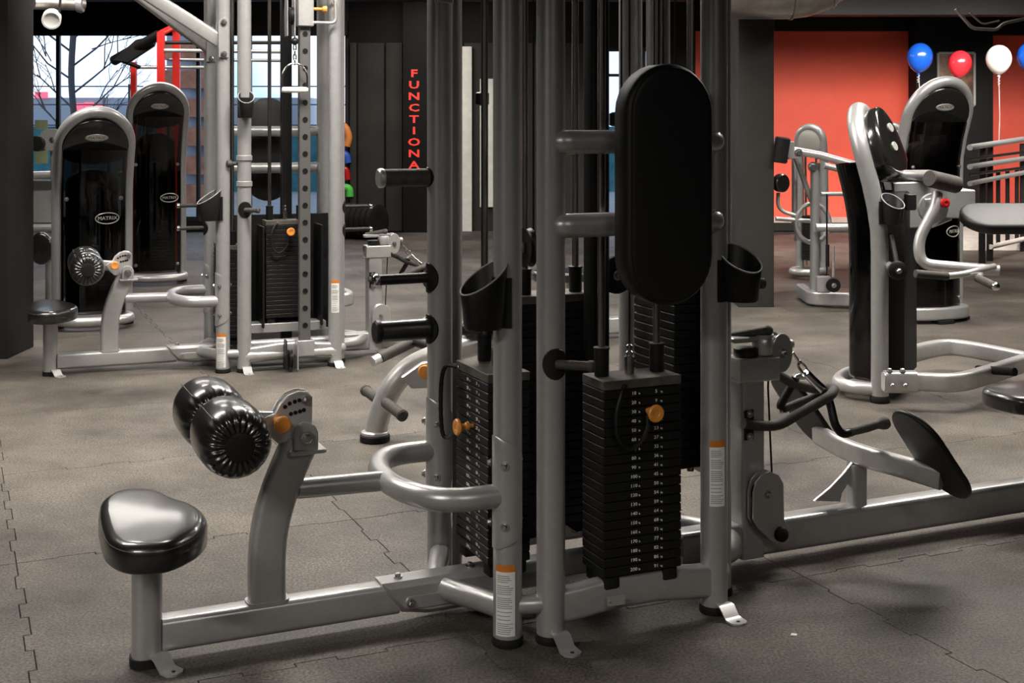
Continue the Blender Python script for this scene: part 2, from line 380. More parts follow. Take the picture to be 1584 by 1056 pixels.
# ceiling furniture
def pxpath(pts, Y): return [world_at(a, b_, Y) for a, b_ in pts]
t = thing('ventilation_duct', 'wide grey spiral ventilation duct under the dark ceiling at upper right', 'duct')
d = MB(); pth = [V((1.45, 9.0, 2.365)), V((1.93, 9.0, 2.365))]+[V((1.93+.42*sin(a), 9.0, 2.785-.42*cos(a))) for a in [R(x) for x in (12, 25, 40, 55, 68)]]
d.tube(pth, .285, 28); d.obj('duct_pipe', 'duct', t)
for i in (0, 1, 3, 5): 
    r_ = MB(); a = pth[i]; dd = (pth[i+1]-a).normalized(); r_.lathe([(.283, -.012), (.293, -.006), (.293, .006), (.283, .012)], a+dd*.01, dd, 28); r_.obj('duct_seam', 'duct', t)
t = thing('ceiling_truss', 'light metal strut frame hanging below the ceiling at far upper right', 'truss')
for pts, r_ in (([(1478, 14), (1504, 44), (1542, 46), (1552, 36), (1600, 26)], .014), ([(1500, 20), (1520, 38), (1546, 32)], .008)):
    MB().tube(fillet(pxpath(pts, 10.5), .04), r_, 10).obj('strut', 'duct', t)
t = thing('ceiling_pipe', 'short pale grey pipe under the ceiling at upper left', 'pipe')
MB().tube([world_at(50, 4, 12), world_at(128, 6, 12.4)], .065, 18).obj('pipe_run', 'duct', t); MB().lathe([(.08, -.03), (.09, 0), (.08, .03)], world_at(124, 6, 12.35), (1, .05, 0), 18).obj('pipe_coupling', 'silver', t)
t = thing('ceiling_spotlight', 'round white ceiling spotlight hanging above the window at upper left', 'lamp')
p = world_at(80, 29, 12)
d = MB(); d.lathe([(.055, -.08), (.085, -.06), (.088, .06), (.072, .062), (.068, .03), (.0, .028)], p, (.3, -1, -.35), 22); d.obj('lamp_head', 'white_print', t)
MB().rod(p+V((.06, .03, .05)), p+V((.10, .05, .62)), .012).obj('stem', 'black', t)

# ------------------------------------------------------------------ outside the window
struct('ground', [(-40, 30, WY+.25, 70, -.12, -.05)], 'asphalt')
random.seed(11)
tr = thing('bare_tree', 'bare leafless tree standing outside the left window', 'tree', (0, 0, 0))
base = world_at(112, 190, 24); base.z = -.05
tb = MB(); tb.tube(spline([base, base+V((.05, 0, 1.2)), base+V((-.02, 0, 2.4)), base+V((.08, .1, 4.2))]), .062, 8, scale=None); tb.obj('trunk', 'bark', tr)
br = MB()
def branch(p, d, ln, r_, dep):
    q = p+d*ln*.5+V((random.uniform(-.1, .1), 0, random.uniform(-.02, .1)))*ln; e_ = p+d*ln+V((0, 0, .12))*ln
    br.tube([p, q, e_], r_, 5, scale=[1, .8, .55])
    if dep:
        for k in range(3 if dep > 1 else 4):
            a = random.uniform(-.9, .9); nd = (Matrix.Rotation(a, 3, 'Y') @ d+V((0, random.uniform(-.5, .5), .1))).normalized()
            branch(p+(e_-p)*random.uniform(.4, 1), nd, ln*random.uniform(.5, .75), r_*.55, dep-1)
for k in range(12):
    z = .9+k*.26; s_ = -1 if k % 2 else 1; branch(base+V((0, 0, z)), V((s_*.8, random.uniform(-.3, .3), .55)).normalized(), random.uniform(.7, 1.15), .022, 3)
br.obj('branches', 'bark', tr, kind='stuff')
t = thing('garden_fence', 'teal panel fence outside behind the bare tree', 'fence')
for i in range(9):
    MB().box((-14+i*1.9, 26, .6), (1.84, .05, 1.35)).obj('fence_panel', 'teal', t); MB().box((-14.95+i*1.9, 26, .68), (.08, .09, 1.5)).obj('fence_post', 'window_frame', t)
t = thing('wire_fence', 'thin dark wire fence outside beyond the tree', 'fence')
for i in range(8): MB().rod((-15+i*2.2, 28, -.05), (-15+i*2.2, 28, 2.2), .025, 6).obj('fence_post', 'bark', t)
for z in (1.3, 1.75, 2.15): MB().rod((-15, 28, z), (.4, 28, z), .015, 6).obj('fence_rail', 'bark', t)
t = thing('shop_building', 'distant low building with red glowing signs outside the left window', 'building')
MB().box((-13, 40, 1.0), (14, 4, 2.2)).obj('wall', 'car_paint', t)
for x0, x1, y0, y1 in ((54, 74, 142, 152), (112, 130, 160, 172), (131, 145, 158, 171), (146, 160, 162, 171)):
    a, c_ = world_at(x0, y0, 37.9), world_at(x1, y1, 37.9); MB().box((a+c_)/2, (abs(c_.x-a.x), .1, abs(a.z-c_.z)), .02).obj('sign_panel', 'pink_sign', t)
t = thing('brick_building', 'orange brick building outside seen between the rack and the red frame', 'building')
for i in range(8):
    z = -.05+i*.5; MB().box((-5.62, 22.6, z+.16), (.9, .8, .32)).obj('brick_band', 'brick_far', t); MB().box((-5.62, 22.65, z+.41), (.86, .6, .18)).obj('window_band', 'car_paint', t)
t = thing('parked_car', 'grey parked car outside beyond the teal fence', 'car')
cp = [(-2.1, .25), (-2.1, .75), (-1.4, .9), (-.8, 1.4), (.8, 1.42), (1.5, .95), (2.1, .8), (2.15, .25)]
MB().prism(cp, 1.7, (-13.2, 30.8, 0), (1, 0, 0), (0, 0, 1), .06).obj('body', 'car_paint', t)
for x in (-1.35, 1.35): MB().lathe([(.32, -.1), (.34, -.06), (.34, .06), (.32, .1)], (-13.2+x, 29.12, .28), (0, 1, 0), 18).obj('wheel', 'rubber', t)

# ------------------------------------------------------------------ the four-sided gym tower (built for the near one, repeated for the far one)
FA = Frame(.217, 3.686, ANG)
RT = .0375
def upright(root, x, y, z1=2.28):
    b = MB(); b.tube([(x, y, .018), (x, y, z1)], RT, 28); o = b.obj('upright', 'silver', root)
    MB().lathe([(RT+.002, 0), (RT+.0035, .003), (RT+.0035, .014), (RT+.001, .022)], (x, y, 0), n=28).obj('rubber_foot', 'rubber', o); return o
def foot_bracket(root, x, y, dx, dy):
    d = V((dx, dy, 0)).normalized(); s_ = V((-d.y, d.x, 0)); o = V((x, y, 0))+d*(RT-.004)
    pr = [(0, .034), (.010, .035), (.022, .032), (.042, .010), (.050, .006), (.074, .005), (.086, .005)]
    wd = [.022, .024, .025, .024, .026, .025, .012]
    b = MB(); rg = []
    for (a, z), w_ in zip(pr, wd): rg.append([o+d*a+s_*w_+V((0, 0, z)), o+d*a-s_*w_+V((0, 0, z)), o+d*a-s_*w_+V((0, 0, z-.005)), o+d*a+s_*w_+V((0, 0, z-.005))])
    b.rings(rg); ob = b.obj('floor_bracket', 'silver_light', root, ang=50)
    MB().lathe([(.005, 0), (.005, .001)], o+d*.068+V((0, 0, .0052)), n=12).obj('bolt_hole', 'black', ob)
def sticker(root, x, y, ang, z0, z1, half=.42):
    b = MB(); wrap_patch(b, (x, y, 0), RT, ang-half, ang+half, [z0, z1-.018]); o = b.obj('instruction_sticker', 'white_print', root, label='white printed instruction sticker')
    b = MB(); wrap_patch(b, (x, y, 0), RT, ang-half, ang+half, [z1-.018, z1]); b.obj('sticker_header', 'sticker_orange', o, label='orange header strip')
    b = MB(); z = z1-.027; rnd = random.Random(3)
    while z > z0+.006:
        wrap_patch(b, (x, y, 0), RT, ang-half*.82, ang+half*(.3+.5*rnd.random()), [z-.0022, z], th=.0018, n=6); z -= .0052 if rnd.random() < .8 else .010
    b.obj('print_lines', 'grey_print', o)
def gusset(root, x, y, a0, a1, z0, z1):
    b = MB(); zs = [z0+(z1-z0)*k/24 for k in range(25)]
    def pf(t):
        lo = 0; hi = 1
        if t > .82: hi = 1-((t-.82)/.18)**2*.85
        if t < .18: hi = 1-((.18-t)/.18)**2*.7
        return lo, hi
    wrap_patch(b, (x, y, 0), RT, a0, a1, zs, pf, th=.005, n=8)
    o = b.obj('gusset_plate', 'silver', root); am = a0+(a1-a0)*.45
    for z in (z1-.075, z0+.06):
        for a in (am, a0-.35, a1+1.3): bolt(root, (x+(RT+.005)*cos(a), y+(RT+.005)*sin(a), z), (cos(a), sin(a), 0), 1.15)
def cup(root, x, y, ang, z, s=1.0, face=None):           # black pocket on an upright, its mouth slanting down away from the tube
    d = V((cos(ang), sin(ang), 0)); n_ = V((-d.y, d.x, 0)); o = V((x, y, z)); b = MB()
    dl = 0 if face is None else face-ang
    def rim(k, zf):
        out = []
        for i in range(28):
            a = 2*pi*i/28; ca, sa = cos(a), sin(a); rr = RT*.6+(.052*s+RT*.4)*(1+ca)*k*.5*2*.55
            r1 = .044*s*k
            c_ = o+d*(RT*.55+.052*s)
            out.append(c_+d*(.058*s*k*ca)+n_*(r1*sa)+V((0, 0, zf(cos(a-dl)))))
        return out
    top = lambda ca: (.085-.058*(1+ca)*.5*1.25)*s+.012*s
    rg = [rim(.78, lambda c_: -.055*s), rim(.86, lambda c_: -.05*s), rim(.95, lambda c_: -.0*s), rim(1.02, top), rim(1.0, lambda c_: top(c_)+.004), rim(.94, top), rim(.85, lambda c_: -.02*s), rim(.6, lambda c_: -.035*s)]
    b.rings(rg); w = b.obj('accessory_cup', 'black', root, ang=50)
    r2 = rim(1.005, lambda c_: top(c_)+.003); e_ = MB(); e_.tube(r2, .0024, 6, close=True); e_.obj('cup_rim', 'grey_print', w)
    # strap around the tube
    q = MB(); wrap_patch(q, (x, y, z), RT, ang-1.15, ang+1.15, [-.055*s, 0, .06*s], th=.004); q.obj('cup_clamp', 'black', w)
def peg(root, x, y, ang, z, ln=.13, r_=.010, Rd=.046, tip='foam_grip', bend=0, tipm='chrome', aim=None):
    b = MB(); saddle(b, (x, y, z), RT, ang, Rd); o = b.obj('peg_flange', 'black', root)
    d = V((cos(ang), sin(ang), 0)); p = V((x, y, z))+d*RT
    if aim is not None: d = V((cos(aim), sin(aim), 0))
    e_ = p+d*ln+V((0, 0, bend))
    MB().tube([p, p+d*ln*.5+V((0, 0, bend*.5)), e_], r_, 16).obj('peg', tip, o)
    q = MB(); dd = (e_-p).normalized(); q.lathe([(r_+.001, 0), (r_+.003, .003), (r_+.003, .014), (r_-.002, .018)], e_-dd*.004, dd, 16); q.obj('peg_cap', tipm, o)
def Tz(a): return Matrix.Rotation(a, 4, 'Z')
PW, PD, PH, PIT = .236, .125, .0222, .0245
_pb = MB(); _pb.box((0, 0, PH/2), (PW, PD, PH), .0025); PLATE = _pb.mesh('weight_plate', 'plate_iron', ang=20)
def stack(root, x, y, face, z0, n=20, numbers=True, pin=2, rods=2.2, lany=1, top=True):
    T = Matrix.Translation((x, y, 0)) @ Tz(face)                       # front of the stack looks along local -y
    zt = z0+n*PIT
    b = MB(T); b.box((0, 0, zt+.012), (PW, PD, .024), .002)
    st = b.obj('weight_stack', 'plate_top', root, ang=20, label='stack of black selector plates')
    for i in range(n):
        o = link('weight_plate', PLATE, st, T @ V((0, 0, z0+i*PIT)), (0, 0, face))
    for sx in (-1, 1):
        q = MB(T); q.lathe([(.019, zt+.024), (.02, zt+.026), (.02, zt+.095), (.022, zt+.096), (.022, zt+.101), (.012, zt+.103)], (sx*.085, .012, 0)); q.obj('guide_bushing', 'black', st)
        q = MB(T); q.rod((sx*.085, .012, z0-.05), (sx*.085, .012, rods), .0105); q.obj('guide_rod', 'steel_rod', st)
        q = MB(T); q.box((sx*.088, .0, z0-.018), (.045, PD*.9, .036), .006); q.obj('rubber_bumper', 'rubber', st)
    q = MB(T); q.lathe([(.013, zt+.024), (.014, zt+.07), (.008, zt+.072), (.011, zt+.078), (.011, zt+.082), (.006, zt+.086), (.006, zt+.092), (.009, zt+.095), (.009, zt+.10), (.004, zt+.104)], (0, .012, 0)); q.obj('stack_stem', 'steel_rod', st)
    q = MB(T); q.rod((0, .012, zt+.1), (0, .012, rods), .0028, 8); q.obj('lift_cable', 'black', st)
    if numbers:
        q = MB(T)
        for i in range(n):
            z = z0+(n-1-i)*PIT+PH*.5; lb = (i+1)*10; kg = round(lb*.4536)
            add_text(q, str(lb), .0125, (-.028, -PD/2-.0004, z), (1, 0, 0), (0, 0, 1), 1.15); add_text(q, 'lb', .007, (-.011, -PD/2-.0004, z-.002), (1, 0, 0), (0, 0, 1))
            add_text(q, str(kg), .0125, (.040, -PD/2-.0004, z), (1, 0, 0), (0, 0, 1), 1.15); add_text(q, 'kg', .007, (.056, -PD/2-.0004, z-.002), (1, 0, 0), (0, 0, 1))
        q.obj('plate_numbers', 'white_print', st, smooth=False, kind='stuff')
    if pin is not None:
        z = zt-pin*PIT-.012
        q = MB(T); q.lathe([(.005, -.02), (.005, .012), (.011, .014), (.011, .022), (.007, .026), (.007, .036), (.020, .040), (.0235, .044), (.0235, .049), (.020, .053), (.010, .052), (.008, .050)], (.012, -PD/2, z), (0, -1, 0), 24); q.obj('selector_pin', 'orange', st, label='orange selector pin')
        q = MB(T); y0 = -PD/2-.012
        if lany == 1: pts = [(-.055, y0+.01, zt+.010), (-.075, y0-.004, zt-.01), (-.092, y0-.01, zt-.06), (-.088, y0-.012, zt-.12), (-.055, y0-.014, zt-.152), (-.02, y0-.014, zt-.135), (0, y0-.012, zt-.10), (.008, y0, z-.01)]; r_ = .0055
        else: pts = [(-.095, y0+.01, zt+.01), (-.118, y0-.02, zt+.008), (-.128, y0-.03, zt-.05), (-.122, y0-.03, zt-.17), (-.10, y0-.02, zt-.19), (-.03, y0-.02, z-.02), (0, y0-.01, z)]; r_ = .006
        P = spline(pts, 10); coil = []
        for i, p in enumerate(P):
            coil.append(p)
        q.tube(coil, r_, 8, scale=[1+.16*(i % 2) for i in range(len(coil))]); q.obj('pin_lanyard', 'black', st)
        for p in (P[0], P[3]):
            w = MB(T); w.ball(p, .006, 10); w.obj('lanyard_clip', 'chrome', st)
    return st

def pad_station(root, T, hw=.25):
    prof = circ(.0315, 22)
    for z in (1.300, 1.083):
        b = MB(T); b.sweep(fillet([(-hw+.012, -.285, z), (-hw+.022, -.312, z), (-.1, -.312, z), (.1, -.312, z), (hw-.022, -.312, z), (hw-.012, -.285, z)], .012, 4), prof, up=(0, 0, 1)); b.obj('pad_bar', 'silver', root)
    # tall capsule pad: outline in x,z
    w, h = .128, .31; out = [(w*cos(a), h-w+w*sin(a)) for a in [pi*i/14 for i in range(15)]]+[(w*cos(a), -(h-w)+w*sin(a)) for a in [pi+pi*i/14 for i in range(15)]]
    b = MB(T); b.cushion(out, .082, .022, (0, -.398, 1.192), (1, 0, 0), (0, 0, 1), .004); p = b.obj('back_pad', 'vinyl_dull', root, ang=60)
    o2 = inset(out, .011); b = MB(T); b.tube([(x, -.398-.0755, 1.192+z) for x, z in o2], .0018, 6, close=True); b.obj('pad_seam', 'black_matte', p)
    for z in (1.300, 1.083): b = MB(T); b.box((0, -.362, z), (.12, .080, .05)); b.obj('pad_mount', 'black', root)

def left_station(root):
    # beam, sleeve, post, seat
    pr = rrect(.068, .082, .016)
    z = .072
    b = MB(); b.sweep([(-1.20, 0, z), (-.58, 0, z)], pr, up=(0, 0, 1)); b.obj('base_beam', 'silver', root)
    out = [(-.63, .048), (-.30, .048), (-.30, -.048), (-.50, -.048), (-.575, -.034), (-.62, .015)]
    b = MB(); b.prism([(x, zz+z) for x, zz in out], .088, (0, .044, 0), (1, 0, 0), (0, 0, 1), .014); sl = b.obj('beam_sleeve', 'silver', root)
    b = MB(); b.sweep([(-.31, 0, z+.004), (-.16, 0, z+.004)], rrect(.06, .07, .02), up=(0, 0, 1)); b.obj('sleeve_tongue', 'silver', root)
    out = rrect(.20, .034, .016); b = MB(); b.prism([(x-.47, zz+z-.008) for x, zz in out], .004, (0, -.044, 0), (1, 0, 0), (0, 0, 1), .001); b.obj('sleeve_slot_plate', 'silver', sl)
    for x in (-.555, -.345): bolt(root, (x, -.048, z-.008), (0, -1, 0), 1.3); bolt(root, (x-.02, 0, z+.048), (0, 0, 1), 1.3)
    b = MB(); b.sweep([(-1.234, 0, .02), (-1.234, 0, .335)], rrect(.074, .07, .03, 6), up=(0, 1, 0)); o = b.obj('seat_post', 'silver', root)
    MB().sweep([(-1.234, 0, 0), (-1.234, 0, .022)], rrect(.084, .08, .032, 6), up=(0, 1, 0)).obj('rubber_foot', 'rubber', o)
    foot_bracket(root, -1.234, 0, .5, -.85)
    # seat outline read off the photograph on the plane of the seat top
    px = [(152, 792), (156, 772), (180, 758), (215, 754), (248, 757), (270, 768), (296, 776), (315, 788), (321, 802), (312, 818), (290, 832), (262, 843), (225, 847), (190, 845), (166, 833), (157, 814)]
    o2 = [FA.at(a, c_, 2, .372) for a, c_ in px]
    sp = spline([V((p.x, p.y, 0)) for p in o2]+[V((o2[0].x, o2[0].y, 0))], 4)[:-1]
    b = MB(); b.cushion([(p.x, p.y) for p in sp], .072, .026, (0, 0, .308), (1, 0, 0), (0, 1, 0), .004); s_ = b.obj('seat', 'vinyl', root, ang=60)
    b = MB(); b.tube([(p[0], p[1], .308+.052) for p in inset([(p.x, p.y) for p in sp], .0035)], .0016, 6, close=True); b.obj('seat_seam', 'piping', s_)
    b = MB(); b.box((-1.234, 0, .302), (.16, .13, .012)); b.obj('seat_plate', 'black', root)
    # curved knee post
    ct = [FA.at(a, c_, 1, -.028) for a, c_ in ((417, 940), (416, 880), (419, 835), (428, 790), (445, 740), (468, 686))]
    P = spline([(p.x, 0, p.z) for p in ct], 6)
    b = MB(); b.sweep(P, rrect(.060, .094, .018), up=(-1, 0, .0)); b.obj('knee_post', 'silver', root)
    b = MB(); b.sweep([(P[0].x, 0, .107), (P[0].x, 0, .118)], rrect(.11, .066, .02), up=(0, 1, 0)); b.obj('weld_collar', 'silver', root)
    tp = P[-1]
    # rail from the post to the yoke
    a = FA.at(472, 754, 1, 0); b = MB(); b.tube([(a.x-.02, 0, a.z), (-.59, 0, .386)], .0265, 20); b.obj('knee_rail', 'silver', root)
    b = MB(); b.tube(fillet([(-.36, -.25, .386), (-.53, -.25, .386), (-.605, -.10, .386), (-.605, .10, .386), (-.53, .25, .386), (-.36, .25, .386)], .12, 8), .031, 22); b.obj('upper_yoke', 'silver', root)
    for s_ in (-1, 1): b = MB(); b.tube(spline([(-.36, s_*.25, .088), (-.392, s_*.17, .088), (-.43, s_*.09, .086), (-.45, s_*.03, .084)], 6), .030, 22); b.obj('lower_yoke', 'silver', root)
    gusset(root, -.36, -.25, pi*.98, pi*1.72, .255, .545); gusset(root, -.36, .25, pi*.98, pi*1.72, .255, .545)
    # pivot head on the knee post
    def pxs(pts, y): 
        r_ = [FA.at(a, c_, 1, y) for a, c_ in pts]; return [(p.x, p.z) for p in r_]
    sec = pxs([(414, 672), (404, 655), (412, 645), (424, 640), (432, 624), (446, 611), (462, 605), (476, 606), (483, 614), (482, 668), (455, 680), (430, 686)], -.02)
    b = MB(); b.prism(sec, .012, (0, -.012, 0), (1, 0, 0), (0, 0, 1), .003); q = b.obj('adjuster_sector', 'silver_light', root)
    b = MB(); b.prism(sec, .010, (0, .024, 0), (1, 0, 0), (0, 0, 1), .003); b.obj('adjuster_sector', 'silver_light', root)
    for a, c_ in ((441, 629), (448, 624), (456, 621), (463, 619), (450, 640), (457, 638), (464, 636), (470, 634)):
        p = FA.at(a, c_, 1, -.0245); MB().lathe([(.0055, 0), (.0055, .0008)], p, (0, -1, 0), 12).obj('index_hole', 'black', q)
    p = FA.at(474, 619, 1, -.026); bolt(root, p, (0, -1, 0), 1.3)
    cv = pxs([(455, 697), (455, 668), (460, 658), (468, 653), (478, 653), (487, 658), (492, 668), (492, 700)], -.045)
    for y in (-.038, .052): b = MB(); b.prism(cv, .011, (0, y, 0), (1, 0, 0), (0, 0, 1), .003); b.obj('pivot_clevis', 'silver', root)
    b = MB(); p0, p1 = FA.at(440, 694, 1, 0), FA.at(498, 690, 1, 0); b.prism(rrect(.1, .11, .012), .01, ((p0.x+p1.x)/2, 0, p0.z-.008), (1, 0, 0), (0, 1, 0)); b.obj('post_cap', 'silver', root)
    p = FA.at(474, 677, 1, -.05); bolt(root, p, (0, -1, 0), 1.9)
    p = FA.at(437, 657, 1, -.08); kb = MB(); kb.lathe([(.012, -.06), (.012, -.012), (.019, -.008), (.022, 0), (.022, .006), (.018, .009), (.010, .007), (.0, .006)], p, (0, -1, 0), 26); kb.obj('adjuster_knob', 'orange', root, label='orange adjuster knob')
    # two gathered leather rollers on one axle across the beam
    e0 = FA.at(372, 692, 1, -.262); ax = (e0.x, e0.z)
    b = MB(); b.rod((ax[0], -.255, ax[1]), (ax[0], .245, ax[1]), .014); b.obj('roller_axle', 'steel_rod', root)
    pv = pxs([(414, 672), (404, 655), (412, 645), (424, 640)], -.02)
    c_ = FA.at(414, 655, 1, 0); b = MB(); b.sweep([(ax[0], .006, ax[1]), ((ax[0]+c_.x)/2, .006, (ax[1]+c_.z)/2+.004), (c_.x+.03, .006, c_.z)], rrect(.03, .055, .01), up=(0, 0, 1)); b.obj('roller_arm', 'silver', root)
    Rr = .088
    for y0 in (-.258, .012):
        ln = .235; prof = [(.03, .004), (.045, .001), (.060, .003), (.072, .012), (.082, .030), (Rr, .065), (Rr+.001, ln/2), (Rr, ln-.065), (.082, ln-.03), (.072, ln-.012), (.060, ln-.003), (.045, ln-.001), (.03, ln-.004)]
        def mod(j, a, m_=len(prof)):
            k = {0: .3, 1: 1, 2: 1, 3: .8, 4: .4, 8: .2, 9: .5, 10: .8, 11: 1, 12: .3}.get(j, 0); return .0032*k*sin(a*22)*(1 if j < m_/2 else -1)
        b = MB(); b.lathe(prof, (ax[0], y0, ax[1]), (0, 1, 0), 132, mod); r_ = b.obj('roller_pad', 'vinyl', root, ang=70)
        b = MB(); b.lathe([(.034, .014), (.036, .0), (.034, -.006), (.026, -.008)], (ax[0], y0-.001 if y0 < 0 else y0, ax[1]), (0, 1, 0), 28); b.obj('roller_cap', 'black', r_)
        b = MB(); b.tube([(ax[0]+(Rr+.001)*cos(2.3), y0+.03+k*.0175, ax[1]+(Rr+.0005)*sin(2.3)) for k in range(11)], .0014, 6); b.obj('roller_seam', 'piping', r_)
    # booms to the overhead pulley
    for s_ in (-1, 1):
        b = MB(); b.sweep([(-.37, s_*.25, 1.79), (-.78, s_*.10, 2.07), (-1.12, 0, 2.30)], rrect(.055, .075, .012), up=(0, 0, 1)); b.obj('boom_arm', 'silver_light', root)
        out = [(-.02, -.10), (.035, -.10), (.035, .11), (.005, .12), (-.02, .10)]; b = MB(); b.prism(out, .012, (-.37, s_*.25-.036, 1.80), (1, 0, 0), (0, 0, 1), .003); b.obj('boom_plate', 'silver', root)
        for z in (1.72, 1.89): bolt(root, (-.362, s_*.25-.048, z), (0, -1, 0), 1.8)

def low_row(root):
    def A(px_, py_, y): return FA.at(px_, py_, 1, y)
    # post with an open square head
    b = MB(); b.sweep([(.545, 0, .03), (.545, 0, .585)], rrect(.082, .088, .010), up=(0, 1, 0)); b.obj('row_post', 'silver', root)
    hd = MB(); o_ = rrect(.10, .072, .008); i_ = rrect(.084, .056, .006)
    ex = [[V((.49+x_, p[0], .600+p[1])) for p in q] for x_, q in ((0, i_), (0, o_), (.145, o_), (.145, i_), (.01, i_))]
    hd.rings(ex, cap0=False, cap1=True); hd.obj('post_head', 'silver_light', root, ang=50)
    b = MB(); b.lathe([(.036, 0), (.038, .003), (.038, .024), (.03, .027)], (.545, .0, .637)); b.obj('swivel_base', 'black', root)
    b = MB(); b.lathe([(.030, 0), (.033, .004), (.033, .048), (.030, .052), (.034, .054), (.034, .062), (.02, .064)], (.60, -.01, .640)); b.obj('swivel_barrel', 'silver_light', root)
    b = MB(); b.box((.545, .0, .690), (.12, .05, .016)); b.obj('swivel_bridge', 'silver', root)
    c_ = A(1208, 545, -.02)
    for y in (-.030, .024):
        b = MB(); b.prism([(.046*cos(a)*(.82), .060*sin(a)) for a in [2*pi*i/26 for i in range(26)]], .008, (c_.x, y+.008, c_.z), (1, 0, 0), (0, 0, 1), .002); b.obj('pulley_cheek', 'silver', root)
    bolt(root, (c_.x, -.031, c_.z), (0, -1, 0), 1.3)
    b = MB(); b.lathe([(.035, -.01), (.048, -.012), (.042, 0), (.048, .012), (.035, .01)], (c_.x, 0, c_.z), (0, 1, 0), 26); b.obj('row_pulley', 'black', root)
    p = A(1204, 566, -.036); b = MB(); b.prism([(-.010, -.009), (.010, -.009), (0, .010)], .001, (p.x, -.030, p.z), (1, 0, 0), (0, 0, 1), 0); b.obj('warning_triangle', 'warn_yellow', root, label='yellow warning triangle')
    p = A(1222, 532, 0); b = MB(); b.ball(p, .015); b.obj('cable_stop', 'silver_light', root)
    b = MB(); b.tube([A(1128, 521, .03), A(1186, 511, -.03)], .0135, 16); b.ball(A(1188, 511, -.03), .0165, 14); b.obj('adjust_lever', 'foam_grip', root)
    # rubber rest hoop
    pts = [A(1150, 655, -.055), A(1180, 659, -.055), A(1205, 658, -.055), A(1285, 612, -.05), A(1293, 600, .0), A(1262, 602, .05), A(1228, 594, .06), A(1200, 577, .06), A(1180, 570, .06)]
    b = MB(); b.tube(fillet(pts, .03, 6), .0155, 16); b.obj('rest_hoop', 'foam_grip', root)
    p = A(1158, 657, -.046); b = MB(); b.box((p.x, -.047, p.z), (.034, .006, .090)); k = b.obj('hoop_bracket', 'black', root)
    for dz in (-.034, .034): bolt(root, (p.x, -.051, p.z+dz), (0, -1, 0), 1.2)
    # low pulley housing
    o = [A(x_, y_, -.06) for x_, y_ in ((1158, 760), (1162, 742), (1172, 730), (1185, 726), (1198, 732), (1205, 745), (1206, 800), (1218, 818), (1218, 834), (1205, 842), (1186, 834), (1164, 812), (1158, 800))]
    for y, mt in ((-.052, 'silver'), (-.078, 'silver')):
        b = MB(); b.prism([(p.x, p.z) for p in o], .007, (0, y, 0), (1, 0, 0), (0, 0, 1), .002); b.obj('pulley_housing', mt, root)
    b = MB(); m_ = A(1183, 762, -.07); b.lathe([(.03, -.008), (.042, -.009), (.038, 0), (.042, .009), (.03, .008)], (m_.x, -.068, m_.z), (0, 1, 0), 24); b.obj('row_pulley', 'black', root)
    bolt(root, (m_.x, -.086, m_.z), (0, -1, 0), 1.3)
    p = A(1208, 826, -.09); b = MB(); b.lathe([(.02, .03), (.022, .0), (.021, -.01), (.012, -.018), (.001, -.02)], p, (0, 1, 0), 22); b.obj('stop_cap', 'rubber', root)
    b = MB(); b.tube([(c_.x-.03, -.0, c_.z-.03), A(1188, 600, 0), (m_.x+.03, -.066, m_.z+.02)], .0032, 8); b.obj('row_cable', 'black', root)
    # beam
    b = MB(); b.sweep([(.30, 0, .082), (2.35, 0, .082)], rrect(.075, .104, .016), up=(0, 0, 1)); b.obj('row_beam', 'silver', root)
    b = MB(); b.sweep([(2.32, 0, .02), (2.32, 0, .13)], rrect(.09, .09, .03), up=(0, 1, 0)); o = b.obj('end_post', 'silver', root)
    MB().sweep([(2.32, 0, 0), (2.32, 0, .022)], rrect(.1, .1, .03), up=(0, 1, 0)).obj('rubber_foot', 'rubber', o)
    # foot support
    s0 = A(1325, 768, 0); b = MB(); b.sweep([(s0.x, 0, .12), (s0.x, 0, .262)], rrect(.055, .05, .012), up=(0, 1, 0)); b.obj('footrest_stub', 'silver', root)
    gp = [A(1260, 775, -.005), A(1285, 754, -.005), A(1305, 733, -.005), A(1320, 714, -.005), A(1321, 760, -.005), A(1312, 748, -.005), A(1303, 762, -.005), A(1300, 776, -.005)]
    b = MB(); b.prism([(p.x, p.z) for p in gp], .012, (0, .006, 0), (1, 0, 0), (0, 0, 1), .002); b.obj('footrest_gusset', 'silver', root)
    cx, cz = s0.x, .292
    P = spline([(cx+.075, -.30, cz-.01), (cx+.035, -.20, cz+.0), (cx, -.06, cz+.004), (cx, .06, cz+.004), (cx+.035, .20, cz), (cx+.075, .30, cz-.01)], 6)
    b = MB(); b.sweep(P, rrect(.036, .068, .014), up=(0, 0, 1)); b.obj('footrest_bar', 'silver_light', root)
    for s_ in (-1, 1):
        ex = V((.60, 0, -.80)); n_ = V((-.80, 0, -.60)); ey = n_.cross(ex).normalized(); hl, hb = .172, .098
        out = [(hl-hb+hb*cos(a), hb*sin(a)) for a in [-pi/2+pi*i/14 for i in range(15)]]+[(-hl+hb+hb*cos(a), hb*.96*sin(a)) for a in [pi/2+pi*i/14 for i in range(15)]]
        c0 = A(1443, 699, -.31); b = MB(); b.cushion(out, .018, .006, V((c0.x, s_*.31, c0.z)), ex, ey, .001, .004); b.obj('foot_plate', 'black', root, label='black tilted foot plate', ang=50)
    # bench pad
    out = [(2.35, .11), (2.35, -.11), (1.72, -.145), (1.62, -.13), (1.565, -.085), (1.55, 0), (1.565, .085), (1.62, .13), (1.72, .145)]
    sp = fillet([V((x_, y_, 0)) for x_, y_ in out]+[V((2.35, .11, 0))], .05, 4)[:-1]
    b = MB(); b.cushion([(p.x, p.y) for p in sp], .062, .02, (0, 0, .378), (1, 0, 0), (0, 1, 0), .003); b.obj('bench_pad', 'vinyl', root, ang=60)
